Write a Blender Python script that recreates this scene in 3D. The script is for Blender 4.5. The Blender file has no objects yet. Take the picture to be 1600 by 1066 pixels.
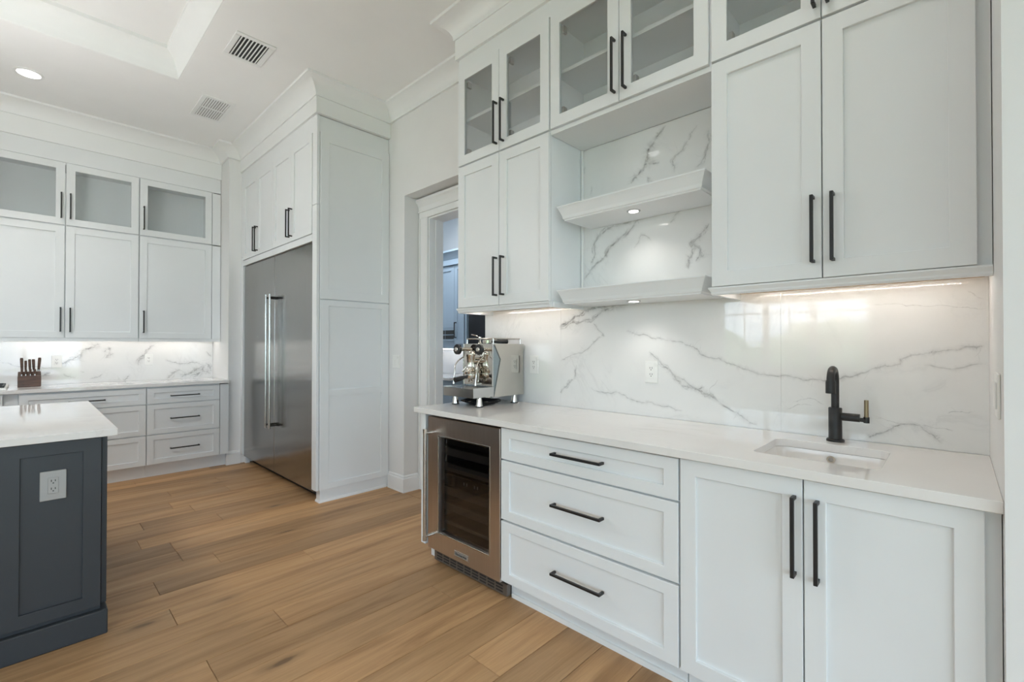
import bpy, bmesh, math, random
from mathutils import Vector, Matrix
random.seed(7)
SC = bpy.context.scene
COL = SC.collection
# ------------------------------------------------------------------ camera, world, exposure
CAM_H = 1.2913
cam_d = bpy.data.cameras.new('camera'); cam = bpy.data.objects.new('camera', cam_d); COL.objects.link(cam)
cam_d.sensor_width = 36.0; cam_d.lens = 724.86 * 36.0 / 1600.0; cam_d.clip_start = 0.02
cF = Vector((0.72180674, 0.6920463, 0.00818213)); cR = Vector((0.692066, -0.721834, 0.000507)); cU = Vector((-0.006257, -0.005297, 0.999966))
cam.matrix_world = Matrix(((cR.x, cU.x, -cF.x, 0), (cR.y, cU.y, -cF.y, 0), (cR.z, cU.z, -cF.z, CAM_H), (0, 0, 0, 1)))
SC.camera = cam
vs = SC.view_settings
vs.view_transform = 'Standard'; vs.look = 'None'; vs.gamma = 1.0; vs.use_curve_mapping = False
vs.exposure = -0.37
world = bpy.data.worlds.new('overcast_sky'); SC.world = world; world.use_nodes = True
bg = world.node_tree.nodes['Background']; bg.inputs[0].default_value = (0.69, 0.85, 1.0, 1); bg.inputs[1].default_value = 9.0
SC.cycles.diffuse_bounces = 8; SC.cycles.max_bounces = 14; SC.cycles.transparent_max_bounces = 16; SC.cycles.caustics_reflective = False; SC.cycles.caustics_refractive = False
ZC = 3.43            # ceiling height
XW = 2.28            # bar wall face
YB = 6.27            # back wall face
XL = -4.0            # window wall face
YF = -4.0            # wall behind the viewer

def lamp(name, kind, loc, energy, color=(1, 1, 1), rot=(0, 0, 0), **kw):
    d = bpy.data.lights.new(name, kind); d.energy = energy; d.color = color
    for k, v in kw.items(): setattr(d, k, v)
    o = bpy.data.objects.new(name, d); COL.objects.link(o); o.location = loc; o.rotation_euler = rot
    return o
def portal(name, loc, rot, sx, sy):
    o = lamp(name, 'AREA', loc, 1.0, rot=rot, shape='RECTANGLE', size=sx, size_y=sy)
    o.data.cycles.is_portal = True
portal('window_daylight', (XL - .02, 1.975, 1.58), (0, -math.pi / 2, 0), 1.45, 2.15)
portal('added_door_daylight', (XL - .02, -2.1, 1.2), (0, -math.pi / 2, 0), 2.4, 2.9)  # sampling portal of the added glass door
portal('added_slider_daylight', (-1.1, YF - .02, 1.25), (math.pi / 2, 0, 0), 4.2, 2.5)  # sampling portal of the added sliding doors

# ------------------------------------------------------------------ materials
def mat_new(name):
    m = bpy.data.materials.new(name); m.use_nodes = True
    nt = m.node_tree; b = nt.nodes['Principled BSDF']
    return m, nt, b
def N(nt, typ, **kw):
    n = nt.nodes.new(typ)
    for k, v in kw.items():
        if k.startswith('i_'):
            key = k[2:]; n.inputs[int(key) if key.isdigit() else key.replace('_', ' ')].default_value = v
        else: setattr(n, k, v)
    return n
def ramp(nt, fac, stops):
    r = N(nt, 'ShaderNodeValToRGB'); e = r.color_ramp.elements
    while len(e) < len(stops): e.new(0.5)
    for i, (p, c) in enumerate(stops): e[i].position = p; e[i].color = (*c, 1) if len(c) == 3 else c
    nt.links.new(fac, r.inputs[0]); return r
def paint(name, col, rough=.4, spec=.5, var=.012, bump=.02, bscale=220):
    m, nt, b = mat_new(name)
    tc = N(nt, 'ShaderNodeTexCoord'); no = N(nt, 'ShaderNodeTexNoise', i_Scale=3.0, i_Detail=3.0); nt.links.new(tc.outputs['Object'], no.inputs['Vector'])
    r = ramp(nt, no.outputs[0], [(.3, tuple(c * (1 - var) for c in col)), (.7, tuple(min(1, c * (1 + var)) for c in col))])
    nt.links.new(r.outputs[0], b.inputs['Base Color'])
    b.inputs['Roughness'].default_value = rough; b.inputs['Specular IOR Level'].default_value = spec
    if bump:
        n2 = N(nt, 'ShaderNodeTexNoise', i_Scale=bscale, i_Detail=2.0); nt.links.new(tc.outputs['Object'], n2.inputs['Vector'])
        bp = N(nt, 'ShaderNodeBump', i_Strength=bump, i_Distance=.002); nt.links.new(n2.outputs[0], bp.inputs['Height']); nt.links.new(bp.outputs[0], b.inputs['Normal'])
    return m
def plain(name, col, rough=.4, metal=0.0, spec=.5, **kw):
    m, nt, b = mat_new(name)
    tc = N(nt, 'ShaderNodeTexCoord'); no = N(nt, 'ShaderNodeTexNoise', i_Scale=14.0, i_Detail=4.0); nt.links.new(tc.outputs['Object'], no.inputs['Vector'])
    r = ramp(nt, no.outputs[0], [(.3, (max(0, rough - .03),) * 3), (.7, (rough + .03,) * 3)]); nt.links.new(r.outputs[0], b.inputs['Roughness'])
    b.inputs['Base Color'].default_value = (*col, 1); b.inputs['Metallic'].default_value = metal; b.inputs['Specular IOR Level'].default_value = spec
    for k, v in kw.items(): b.inputs[k.replace('_', ' ')].default_value = v
    return m
def emit(name, col, strength):
    m, nt, b = mat_new(name)
    b.inputs['Emission Color'].default_value = (*col, 1); b.inputs['Emission Strength'].default_value = strength
    b.inputs['Base Color'].default_value = (.8, .8, .8, 1); return m
def glass(name, tint=(1, 1, 1), refl=1.0, rough=.01):
    m, nt, b = mat_new(name); nt.nodes.remove(b); out = nt.nodes['Material Output']
    t = N(nt, 'ShaderNodeBsdfTransparent'); t.inputs[0].default_value = (*tint, 1)
    g = N(nt, 'ShaderNodeBsdfGlossy', i_Roughness=rough); lw = N(nt, 'ShaderNodeLayerWeight', i_Blend=.5)
    pw = N(nt, 'ShaderNodeMath', operation='POWER'); pw.inputs[1].default_value = 4.0; nt.links.new(lw.outputs['Facing'], pw.inputs[0])
    mu = N(nt, 'ShaderNodeMath', operation='MULTIPLY_ADD', use_clamp=True); mu.inputs[1].default_value = .8 * refl; mu.inputs[2].default_value = .035 * refl; nt.links.new(pw.outputs[0], mu.inputs[0])
    mx = N(nt, 'ShaderNodeMixShader'); nt.links.new(mu.outputs[0], mx.inputs[0]); nt.links.new(t.outputs[0], mx.inputs[1]); nt.links.new(g.outputs[0], mx.inputs[2])
    nt.links.new(mx.outputs[0], out.inputs[0]); return m
def brushed(name, col, rough=.14, wave=.16, axis='Z', aniso=0.0):
    m, nt, b = mat_new(name)
    tc = N(nt, 'ShaderNodeTexCoord')
    mp = N(nt, 'ShaderNodeMapping'); mp.inputs['Scale'].default_value = (500, 500, 2) if axis == 'Z' else (2, 2, 500)
    nt.links.new(tc.outputs['Object'], mp.inputs[0]); no = N(nt, 'ShaderNodeTexNoise', i_Scale=1.0, i_Detail=2.0); nt.links.new(mp.outputs[0], no.inputs['Vector'])
    r = ramp(nt, no.outputs[0], [(.25, tuple(c * .9 for c in col)), (.75, tuple(min(1, c * 1.1) for c in col))]); nt.links.new(r.outputs[0], b.inputs['Base Color'])
    m2 = N(nt, 'ShaderNodeMapping'); m2.inputs['Scale'].default_value = (1, .9, 2.6); nt.links.new(tc.outputs['Object'], m2.inputs[0])
    fb = N(nt, 'ShaderNodeBump', i_Strength=.22, i_Distance=.0012); nt.links.new(no.outputs[0], fb.inputs['Height'])
    n2 = N(nt, 'ShaderNodeTexNoise', i_Scale=1.6, i_Detail=0.5); nt.links.new(m2.outputs[0], n2.inputs['Vector'])
    bp = N(nt, 'ShaderNodeBump', i_Strength=wave, i_Distance=.05); nt.links.new(n2.outputs[0], bp.inputs['Height']); nt.links.new(fb.outputs[0], bp.inputs['Normal']); nt.links.new(bp.outputs[0], b.inputs['Normal'])
    b.inputs['Metallic'].default_value = 1; b.inputs['Roughness'].default_value = rough; b.inputs['Anisotropic'].default_value = aniso
    return m
def stone(name, base, vein, amount=.35, scale=1.2, rough=.06):
    m, nt, b = mat_new(name)
    tc = N(nt, 'ShaderNodeTexCoord')
    d = N(nt, 'ShaderNodeTexNoise', i_Scale=scale * 1.3, i_Detail=6.0, i_Roughness=.62, i_Distortion=1.2); nt.links.new(tc.outputs['Object'], d.inputs['Vector'])
    su = N(nt, 'ShaderNodeMath', operation='SUBTRACT'); su.inputs[1].default_value = .5; nt.links.new(d.outputs[0], su.inputs[0])
    ab = N(nt, 'ShaderNodeMath', operation='ABSOLUTE'); nt.links.new(su.outputs[0], ab.inputs[0])
    r1 = ramp(nt, ab.outputs[0], [(0, (1, 1, 1)), (.018, (.25,) * 3), (.06, (0, 0, 0))])
    k = N(nt, 'ShaderNodeTexNoise', i_Scale=scale * 2.1, i_Detail=2.0); nt.links.new(tc.outputs['Object'], k.inputs['Vector'])
    r2 = ramp(nt, k.outputs[0], [(.48, (0, 0, 0)), (.68, (1, 1, 1))])
    mu = N(nt, 'ShaderNodeMath', operation='MULTIPLY'); nt.links.new(r1.outputs[0], mu.inputs[0]); nt.links.new(r2.outputs[0], mu.inputs[1])
    m2 = N(nt, 'ShaderNodeMath', operation='MULTIPLY'); m2.inputs[1].default_value = amount; nt.links.new(mu.outputs[0], m2.inputs[0])
    cl = N(nt, 'ShaderNodeTexNoise', i_Scale=2.3, i_Detail=4.0); nt.links.new(tc.outputs['Object'], cl.inputs['Vector'])
    rc = ramp(nt, cl.outputs[0], [(.35, tuple(c * .955 for c in base)), (.65, base)])
    mx = N(nt, 'ShaderNodeMix', data_type='RGBA'); mx.inputs['B'].default_value = (*vein, 1)
    nt.links.new(m2.outputs[0], mx.inputs['Factor']); nt.links.new(rc.outputs[0], mx.inputs['A']); nt.links.new(mx.outputs['Result'], b.inputs['Base Color'])
    b.inputs['Roughness'].default_value = rough; b.inputs['Specular IOR Level'].default_value = .5
    return m
def vein_mat(name, col):
    m, nt, b = mat_new(name); out = nt.nodes['Material Output']
    b.inputs['Base Color'].default_value = (*col, 1); b.inputs['Roughness'].default_value = .06
    uv = N(nt, 'ShaderNodeUVMap'); sx = N(nt, 'ShaderNodeSeparateXYZ'); nt.links.new(uv.outputs[0], sx.inputs[0])
    # soft edge: u runs 0..1 across the strip, v carries the strip's own strength
    a = N(nt, 'ShaderNodeMath', operation='SUBTRACT'); a.inputs[1].default_value = .5; nt.links.new(sx.outputs[0], a.inputs[0])
    ab = N(nt, 'ShaderNodeMath', operation='ABSOLUTE'); nt.links.new(a.outputs[0], ab.inputs[0])
    r = ramp(nt, ab.outputs[0], [(0, (1, 1, 1)), (.14, (.42,) * 3), (.5, (0, 0, 0))])
    tc = N(nt, 'ShaderNodeTexCoord'); no = N(nt, 'ShaderNodeTexNoise', i_Scale=26.0, i_Detail=5.0, i_Roughness=.7); nt.links.new(tc.outputs['Object'], no.inputs['Vector'])
    rn = ramp(nt, no.outputs[0], [(.3, (.05,) * 3), (.62, (1, 1, 1))])
    m1 = N(nt, 'ShaderNodeMath', operation='MULTIPLY'); nt.links.new(r.outputs[0], m1.inputs[0]); nt.links.new(rn.outputs[0], m1.inputs[1])
    m2 = N(nt, 'ShaderNodeMath', operation='MULTIPLY'); nt.links.new(m1.outputs[0], m2.inputs[0]); nt.links.new(sx.outputs[1], m2.inputs[1])
    t = N(nt, 'ShaderNodeBsdfTransparent'); mx = N(nt, 'ShaderNodeMixShader')
    nt.links.new(m2.outputs[0], mx.inputs[0]); nt.links.new(t.outputs[0], mx.inputs[1]); nt.links.new(b.outputs[0], mx.inputs[2]); nt.links.new(mx.outputs[0], out.inputs[0])
    return m
def wood_floor(name):
    m, nt, b = mat_new(name)
    tc = N(nt, 'ShaderNodeTexCoord'); oi = N(nt, 'ShaderNodeObjectInfo')
    of = N(nt, 'ShaderNodeVectorMath', operation='MULTIPLY_ADD'); cb = N(nt, 'ShaderNodeCombineXYZ')
    for i in range(3): nt.links.new(oi.outputs['Random'], cb.inputs[i])
    of.inputs[1].default_value = (61, 37, 13); nt.links.new(cb.outputs[0], of.inputs[0]); nt.links.new(tc.outputs['Object'], of.inputs[2])
    mp = N(nt, 'ShaderNodeMapping'); mp.inputs['Scale'].default_value = (.7, 8, 8); nt.links.new(of.outputs[0], mp.inputs[0])
    g = N(nt, 'ShaderNodeTexNoise', i_Scale=1.4, i_Detail=5.0, i_Roughness=.58, i_Distortion=.9); nt.links.new(mp.outputs[0], g.inputs['Vector'])
    mf = N(nt, 'ShaderNodeMapping'); mf.inputs['Scale'].default_value = (5, 150, 150); nt.links.new(of.outputs[0], mf.inputs[0])
    fg = N(nt, 'ShaderNodeTexNoise', i_Scale=1.0, i_Detail=4.0, i_Roughness=.7); nt.links.new(mf.outputs[0], fg.inputs['Vector'])
    c1 = ramp(nt, g.outputs[0], [(.28, (.315, .175, .082)), (.5, (.475, .285, .143)), (.72, (.560, .345, .180))])
    c2 = ramp(nt, fg.outputs[0], [(.3, (.88, .87, .86)), (.65, (1.04, 1.04, 1.04))])
    mu = N(nt, 'ShaderNodeMix', data_type='RGBA', blend_type='MULTIPLY'); mu.inputs['Factor'].default_value = 1
    nt.links.new(c1.outputs[0], mu.inputs['A']); nt.links.new(c2.outputs[0], mu.inputs['B'])
    tone = ramp(nt, oi.outputs['Random'], [(0, (.74, .74, .74)), (.35, (.94, .94, .93)), (.75, (1.06, 1.05, 1.03)), (1, (1.24, 1.22, 1.18))])
    m2 = N(nt, 'ShaderNodeMix', data_type='RGBA', blend_type='MULTIPLY'); m2.inputs['Factor'].default_value = 1
    nt.links.new(mu.outputs['Result'], m2.inputs['A']); nt.links.new(tone.outputs[0], m2.inputs['B'])
    # knots: sparse dark ellipses
    mk = N(nt, 'ShaderNodeMapping'); mk.inputs['Scale'].default_value = (1.35, 4.2, 4.2); nt.links.new(of.outputs[0], mk.inputs[0])
    vo = N(nt, 'ShaderNodeTexVoronoi', i_Scale=1.0); nt.links.new(mk.outputs[0], vo.inputs['Vector'])
    kn = N(nt, 'ShaderNodeTexNoise', i_Scale=9.0, i_Detail=3.0); nt.links.new(mk.outputs[0], kn.inputs['Vector'])
    ka = N(nt, 'ShaderNodeMath', operation='MULTIPLY_ADD'); ka.inputs[1].default_value = .09; nt.links.new(kn.outputs[0], ka.inputs[0]); nt.links.new(vo.outputs[0], ka.inputs[2])
    kr = ramp(nt, ka.outputs[0], [(.085, (1, 1, 1)), (.13, (.35,) * 3), (.21, (0, 0, 0))])
    m3 = N(nt, 'ShaderNodeMix', data_type='RGBA'); m3.inputs['B'].default_value = (.085, .048, .026, 1)
    kf = N(nt, 'ShaderNodeMath', operation='MULTIPLY'); kf.inputs[1].default_value = .75; nt.links.new(kr.outputs[0], kf.inputs[0])
    nt.links.new(kf.outputs[0], m3.inputs['Factor']); nt.links.new(m2.outputs['Result'], m3.inputs['A']); nt.links.new(m3.outputs['Result'], b.inputs['Base Color'])
    rr = ramp(nt, g.outputs[0], [(.3, (.50,) * 3), (.7, (.42,) * 3)]); nt.links.new(rr.outputs[0], b.inputs['Roughness'])
    bp = N(nt, 'ShaderNodeBump', i_Strength=.08, i_Distance=.002); b.inputs['Specular IOR Level'].default_value = .32; nt.links.new(fg.outputs[0], bp.inputs['Height']); nt.links.new(bp.outputs[0], b.inputs['Normal'])
    return m
def leaves(name, c0, c1):
    m, nt, b = mat_new(name); tc = N(nt, 'ShaderNodeTexCoord'); no = N(nt, 'ShaderNodeTexNoise', i_Scale=9.0, i_Detail=5.0); nt.links.new(tc.outputs['Object'], no.inputs['Vector'])
    r = ramp(nt, no.outputs[0], [(.35, c0), (.65, c1)]); nt.links.new(r.outputs[0], b.inputs['Base Color']); b.inputs['Roughness'].default_value = .7; return m

MT = dict(
    cab=paint('white_cabinet_lacquer', (.765, .785, .795), .38, .45), trim=paint('white_trim_paint', (.815, .825, .825), .42, .4),
    wall=paint('greige_wall_paint', (.765, .765, .76), .65, .25, bump=.05), ceil=paint('ceiling_paint', (.865, .868, .865), .75, .2, bump=.05),
    inside=paint('cabinet_interior', (.87, .88, .89), .5, .3), islandp=paint('slate_island_paint', (.036, .041, .047), .42, .4),
    pantry=paint('blue_grey_cabinet_paint', (.30, .38, .46), .45, .4), pantryw=paint('pantry_wall_paint', (.70, .73, .76), .6, .3),
    floor=wood_floor('oak_plank'), subfloor=plain('plank_joint', (.10, .055, .03), .8),
    black=plain('matte_black_metal', (.012, .012, .013), .42, 0, .5), blackgl=plain('black_gloss', (.008, .009, .011), .12),
    steel=brushed('brushed_steel', (.34, .33, .315)), steelb=brushed('bronze_steel', (.60, .545, .51), .30, .02),
    steelr=plain('satin_steel', (.55, .54, .52), .2, 1.0), chrome=plain('chrome', (.64, .61, .56), .07, 1.0), wshelf=plain('wine_shelf_front', (.085, .074, .066), .4, .3), kick=plain('bronze_kick_plate', (.17, .148, .13), .38, .6), sidereflect=plain('steel_with_blue_reflection', (.30, .35, .38), .18, .8), darkst=plain('dark_grille', (.05, .048, .045), .4, .7),  # the bluish side steel carries a reflection in its base colour
    marble=stone('white_marble', (.80, .80, .79), (.36, .36, .37), .16, 1.5, .018), quartz=stone('white_quartz', (.80, .785, .77), (.45, .42, .40), .22, 1.1, .04),
    vein=vein_mat('marble_vein', (.20, .20, .21)), ceramic=plain('white_ceramic', (.84, .82, .80), .12), plastic=plain('white_plastic', (.82, .82, .80), .3),
    slot=plain('dark_slot', (.02, .02, .02), .6), grey=plain('grey_metal_plate', (.34, .335, .325), .35, .4), brass=plain('aged_brass', (.30, .235, .15), .33, 1.0),
    pane=glass('clear_pane', (.97, .98, .98), 2.8), frost=glass('smoky_pane', (.93, .94, .94), 1.8, .05), winepane=glass('wine_door_glass', (.66, .65, .65), 1.3), winpane=glass('window_pane', (.97, .98, .98), .6),
    walnut=None, led=emit('warm_led', (1, .93, .86), 260.0), puck=emit('puck_lens', (1, .96, .92), 9.0), globe=emit('added_globe_glow', (1, .985, .97), 58.0), can=emit('downlight_lens', (1, .97, .93), 7.0),
    bounce_patio=paint('pale_bounce_stone', (.76, .75, .73), .8, .2),  # kept pale to bounce daylight indoors
    lawn=leaves('lawn_grass', (.16, .24, .08), (.30, .40, .16)), bush=leaves('bush_leaves', (.16, .25, .10), (.50, .60, .34)),
    trimline=plain('shadow_gap', (.25, .25, .25), .7), ply=plain('birch_ply_edge', (.55, .38, .22), .5))
def walnut():
    m, nt, b = mat_new('walnut'); tc = N(nt, 'ShaderNodeTexCoord'); mp = N(nt, 'ShaderNodeMapping'); mp.inputs['Scale'].default_value = (8, 60, 60)
    nt.links.new(tc.outputs['Object'], mp.inputs[0]); no = N(nt, 'ShaderNodeTexNoise', i_Scale=1.0, i_Detail=5.0); nt.links.new(mp.outputs[0], no.inputs['Vector'])
    r = ramp(nt, no.outputs[0], [(.3, (.045, .02, .011)), (.7, (.12, .058, .033))]); nt.links.new(r.outputs[0], b.inputs['Base Color']); b.inputs['Roughness'].default_value = .42; return m
MT['walnut'] = walnut()

# ------------------------------------------------------------------ mesh helpers
ORG = {}
class M:
    def __init__(s): s.v = []; s.f = []; s.uv = None
    def box(s, x0, x1, y0, y1, z0, z1):
        n = len(s.v); x0, x1 = sorted((x0, x1)); y0, y1 = sorted((y0, y1)); z0, z1 = sorted((z0, z1))
        s.v += [(x, y, z) for z in (z0, z1) for x, y in ((x0, y0), (x1, y0), (x1, y1), (x0, y1))]
        s.f += [tuple(n + i for i in q) for q in ((0, 3, 2, 1), (4, 5, 6, 7), (0, 1, 5, 4), (1, 2, 6, 5), (2, 3, 7, 6), (3, 0, 4, 7))]
        return s
    def fbox(s, F, u0, u1, v0, v1, w0, w1):
        if F[0] == 'X': return s.box(F[1] - w0, F[1] - w1, u0, u1, v0, v1)
        return s.box(u0, u1, F[1] - w0, F[1] - w1, v0, v1)
    def loft(s, rings, closed=False, cap=True):
        n = len(s.v); k = len(rings[0])
        for r in rings: s.v += [tuple(p) for p in r]
        m = len(rings)
        for a in range(m if closed else m - 1):
            b = (a + 1) % m
            for i in range(k):
                j = (i + 1) % k; s.f.append((n + a * k + i, n + a * k + j, n + b * k + j, n + b * k + i))
        if cap and not closed:
            s.f.append(tuple(n + i for i in range(k))); s.f.append(tuple(n + (m - 1) * k + i for i in range(k)))
        return s
    def tube(s, path, r, seg=12, cap=True):
        P = [Vector(p) for p in path]; rs = r if isinstance(r, (list, tuple)) else [r] * len(P)
        rings = []; up = None
        for i, p in enumerate(P):
            d = ((P[min(i + 1, len(P) - 1)] - P[max(i - 1, 0)])).normalized()
            if up is None: up = Vector((0, 0, 1)) if abs(d.z) < .9 else Vector((1, 0, 0))
            a = d.cross(up).normalized(); b = a.cross(d).normalized(); up = b
            rings.append([p + (a * math.cos(t) + b * math.sin(t)) * rs[i] for t in [2 * math.pi * j / seg for j in range(seg)]])
        return s.loft(rings, cap=cap)
    def lathe(s, c, prof, axis=(0, 0, 1), seg=20):
        c = Vector(c); ax = Vector(axis).normalized(); up = Vector((0, 0, 1)) if abs(ax.z) < .9 else Vector((1, 0, 0))
        a = ax.cross(up).normalized(); b = a.cross(ax).normalized()
        return s.loft([[c + ax * h + (a * math.cos(t) + b * math.sin(t)) * max(r, 1e-4) for t in [2 * math.pi * j / seg for j in range(seg)]] for r, h in prof])
    def build(s, name, mat, parent=None, smooth=False, bevel=0, seg=1):
        me = bpy.data.meshes.new(name)
        if parent is None:
            xs, ys, zs = zip(*s.v); org = Vector(((min(xs) + max(xs)) / 2, (min(ys) + max(ys)) / 2, min(zs)))
        else: org = ORG[parent.as_pointer()]
        me.from_pydata([tuple(Vector(p) - org) for p in s.v], [], s.f)
        bm = bmesh.new(); bm.from_mesh(me); bmesh.ops.recalc_face_normals(bm, faces=bm.faces); bm.to_mesh(me); bm.free()
        if s.uv:
            ul = me.uv_layers.new(name='UVMap')
            for lp in me.loops: ul.data[lp.index].uv = s.uv[lp.vertex_index]
        me.materials.append(MT[mat])
        if smooth:
            for p in me.polygons: p.use_smooth = True
            try: me.set_sharp_from_angle(angle=math.radians(40))
            except Exception: pass
        o = bpy.data.objects.new(name, me); COL.objects.link(o)
        if parent is None: o.location = org
        else: o.parent = parent
        ORG[o.as_pointer()] = org
        if bevel:
            b = o.modifiers.new('edge', 'BEVEL'); b.width = bevel; b.segments = seg; b.limit_method = 'ANGLE'
        return o
def tag(o, label, cat=None, group=None, kind=None):
    if label: o['label'] = label
    if cat: o['category'] = cat
    if group: o['group'] = group
    if kind: o['kind'] = kind
    return o
def thing(name, label, cat, loc, group=None):
    o = bpy.data.objects.new(name, None); COL.objects.link(o); o.location = loc; o.empty_display_size = .1
    ORG[o.as_pointer()] = Vector(loc); return tag(o, label, cat, group)
def struct(o): o['kind'] = 'structure'; return o
def ring(F, u0, u1, v0, v1, w):
    q = ((u0, v0), (u1, v0), (u1, v1), (u0, v1))
    return [(F[1] - w, u, v) for u, v in q] if F[0] == 'X' else [(u, F[1] - w, v) for u, v in q]
def frame_ring(m, F, o, i, t, b=.0015, w0=None, lip=.0):
    """picture-frame solid: outer rect o, inner rect i, front at w=0, back at w=-t"""
    bk = -t
    m.loft([ring(F, *o, bk), ring(F, *o, -b), ring(F, o[0] + b, o[1] - b, o[2] + b, o[3] - b, 0), ring(F, i[0] - b, i[1] + b, i[2] - b, i[3] + b, 0), ring(F, *i, -b), ring(F, *i, bk)], closed=True)
    return m
HM = {}
def handle(parent, F, u, v, length, vert):
    """square bar pull; (u, v) is its centre"""
    key = (F[0], round(length, 3), vert)
    if key not in HM:
        m = M(); f0 = (F[0], 0.0); hw = .0055; L = length / 2
        R = (lambda a0, a1, b0, b1, w0, w1: m.fbox(f0, a0, a1, b0, b1, w0, w1)) if not vert else (lambda a0, a1, b0, b1, w0, w1: m.fbox(f0, b0, b1, a0, a1, w0, w1))
        R(-L, L, -hw, hw, .027, .037)
        for s in (-1, 1): R(s * L, s * (L - .011), -hw, hw, 0, .0272)
        me = bpy.data.meshes.new('handle'); me.from_pydata(m.v, [], m.f); me.materials.append(MT['black']); HM[key] = me
    o = bpy.data.objects.new('handle', HM[key]); COL.objects.link(o); o.parent = parent
    w = Vector((F[1], u, v)) if F[0] == 'X' else Vector((u, F[1], v))
    o.location = w - ORG[parent.as_pointer()]; o['label'] = 'matte black square bar pull'
    ORG[o.as_pointer()] = w
    b = o.modifiers.new('edge', 'BEVEL'); b.width = .001; b.segments = 1
    return o
def front(parent, name, F, u0, u1, v0, v1, st=.062, t=.019, mat='cab', glassmat=None, hv=None, hh=None, rails=None, recess=.011):
    """shaker front. hv=(u,vc,len) vertical pull, hh=(v,uc,len) horizontal pull; rails = z of extra mid rails"""
    m = M(); stv = st if not isinstance(st, tuple) else st[1]; st = st if not isinstance(st, tuple) else st[0]
    i = (u0 + st, u1 - st, v0 + stv, v1 - stv)
    frame_ring(m, F, (u0, u1, v0, v1), i, t)
    for z0, z1 in rails or []: m.fbox(F, i[0], i[1], z0, z1, -t, 0)
    d = m.build(name, mat, parent)
    if glassmat: M().fbox(F, i[0], i[1], i[2], i[3], -.013, -.009).build('pane', glassmat, d)
    else:
        zs = [i[2]] + [z for r in rails or [] for z in r] + [i[3]]
        for a in range(0, len(zs), 2): M().fbox(F, i[0], i[1], zs[a], zs[a + 1], -t + .001, -recess).build('panel', mat, d)
    if hv: handle(d, F, hv[0], hv[1], hv[2], True)
    if hh: handle(d, F, hh[1], hh[0], hh[2], False)
    return d
def rrect(x0, x1, y0, y1, r, n=6):
    P = []
    for cx, cy, a in ((x1 - r, y1 - r, 0), (x0 + r, y1 - r, 90), (x0 + r, y0 + r, 180), (x1 - r, y0 + r, 270)):
        for k in range(n + 1):
            t = math.radians(a + 90 * k / n); P.append((cx + r * math.cos(t), cy + r * math.sin(t)))
    return P
def sweep_rings(path, prof, closed=False):
    n = len(path); out = []
    for i in range(n):
        a = Vector(path[i]) - Vector(path[i - 1]) if (closed or i) else None
        b = Vector(path[(i + 1) % n]) - Vector(path[i]) if (closed or i < n - 1) else None
        na = Vector((-a.y, a.x)).normalized() if a else None; nb = Vector((-b.y, b.x)).normalized() if b else None
        mi = na if nb is None else nb if na is None else (na + nb) / (1 + na.dot(nb))
        out.append([(path[i][0] + mi.x * p, path[i][1] + mi.y * p, z) for p, z in prof])
    return out
def text_mesh(name, body, size, depth, mat, parent, mtx):
    c = bpy.data.curves.new(name, 'FONT'); c.body = body; c.size = size; c.extrude = depth; c.align_x = 'CENTER'; c.align_y = 'CENTER'
    t = bpy.data.objects.new(name, c); COL.objects.link(t)
    me = bpy.data.meshes.new_from_object(t.evaluated_get(bpy.context.evaluated_depsgraph_get())); bpy.data.objects.remove(t)
    me.transform(mtx); org = ORG[parent.as_pointer()]; me.transform(Matrix.Translation(-org)); me.materials.clear(); me.materials.append(MT[mat])
    o = bpy.data.objects.new(name, me); COL.objects.link(o); o.parent = parent; ORG[o.as_pointer()] = org; return o

# ------------------------------------------------------------------ the room shell
fl = struct(M().box(XL, XW, YF, YB, -.12, -.0152).build('floor', 'subfloor')); tag(fl, 'wide plank oak floor running through the kitchen')
PW = .1865; Y0 = 1.85 - PW * 31
FIX = {10: .647, 8: .80, 2: .513, 13: .566, 3: .833, 15: .80}      # visible end joints by row (row 1 starts at 1.85)
for r in range(60):
    ya = Y0 + PW * r; yb = ya + PW
    if yb < YF + .02 or ya > 5.72: continue
    ya = max(ya, YF); row = r - 30
    rr = random.Random(row * 17 + 3)
    fx = FIX.get(row)
    x = XL + rr.uniform(.5, 1.9)
    lst = []
    while x < XW - .5: lst.append(x); x += rr.uniform(1.25, 2.1)
    if fx is not None: lst = [q for q in lst if abs(q - fx) > .75] + [fx]
    xs = [XL] + sorted(lst) + [XW if ya > -.1 else 1.6]
    for a, b in zip(xs, xs[1:]):
        g = .0009; c = .0014
        R0 = [(a + g, ya + g, -.015), (b - g, ya + g, -.015), (b - g, yb - g, -.015), (a + g, yb - g, -.015)]
        R1 = [(p[0], p[1], -c) for p in R0]
        R2 = [(a + g + c, ya + g + c, 0), (b - g - c, ya + g + c, 0), (b - g - c, yb - g - c, 0), (a + g + c, yb - g - c, 0)]
        o = M().loft([R0, R1, R2]).build('plank', 'floor')       # own origin, so that the grain differs
        o.parent = fl; o.location = o.location - ORG[fl.as_pointer()]

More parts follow.
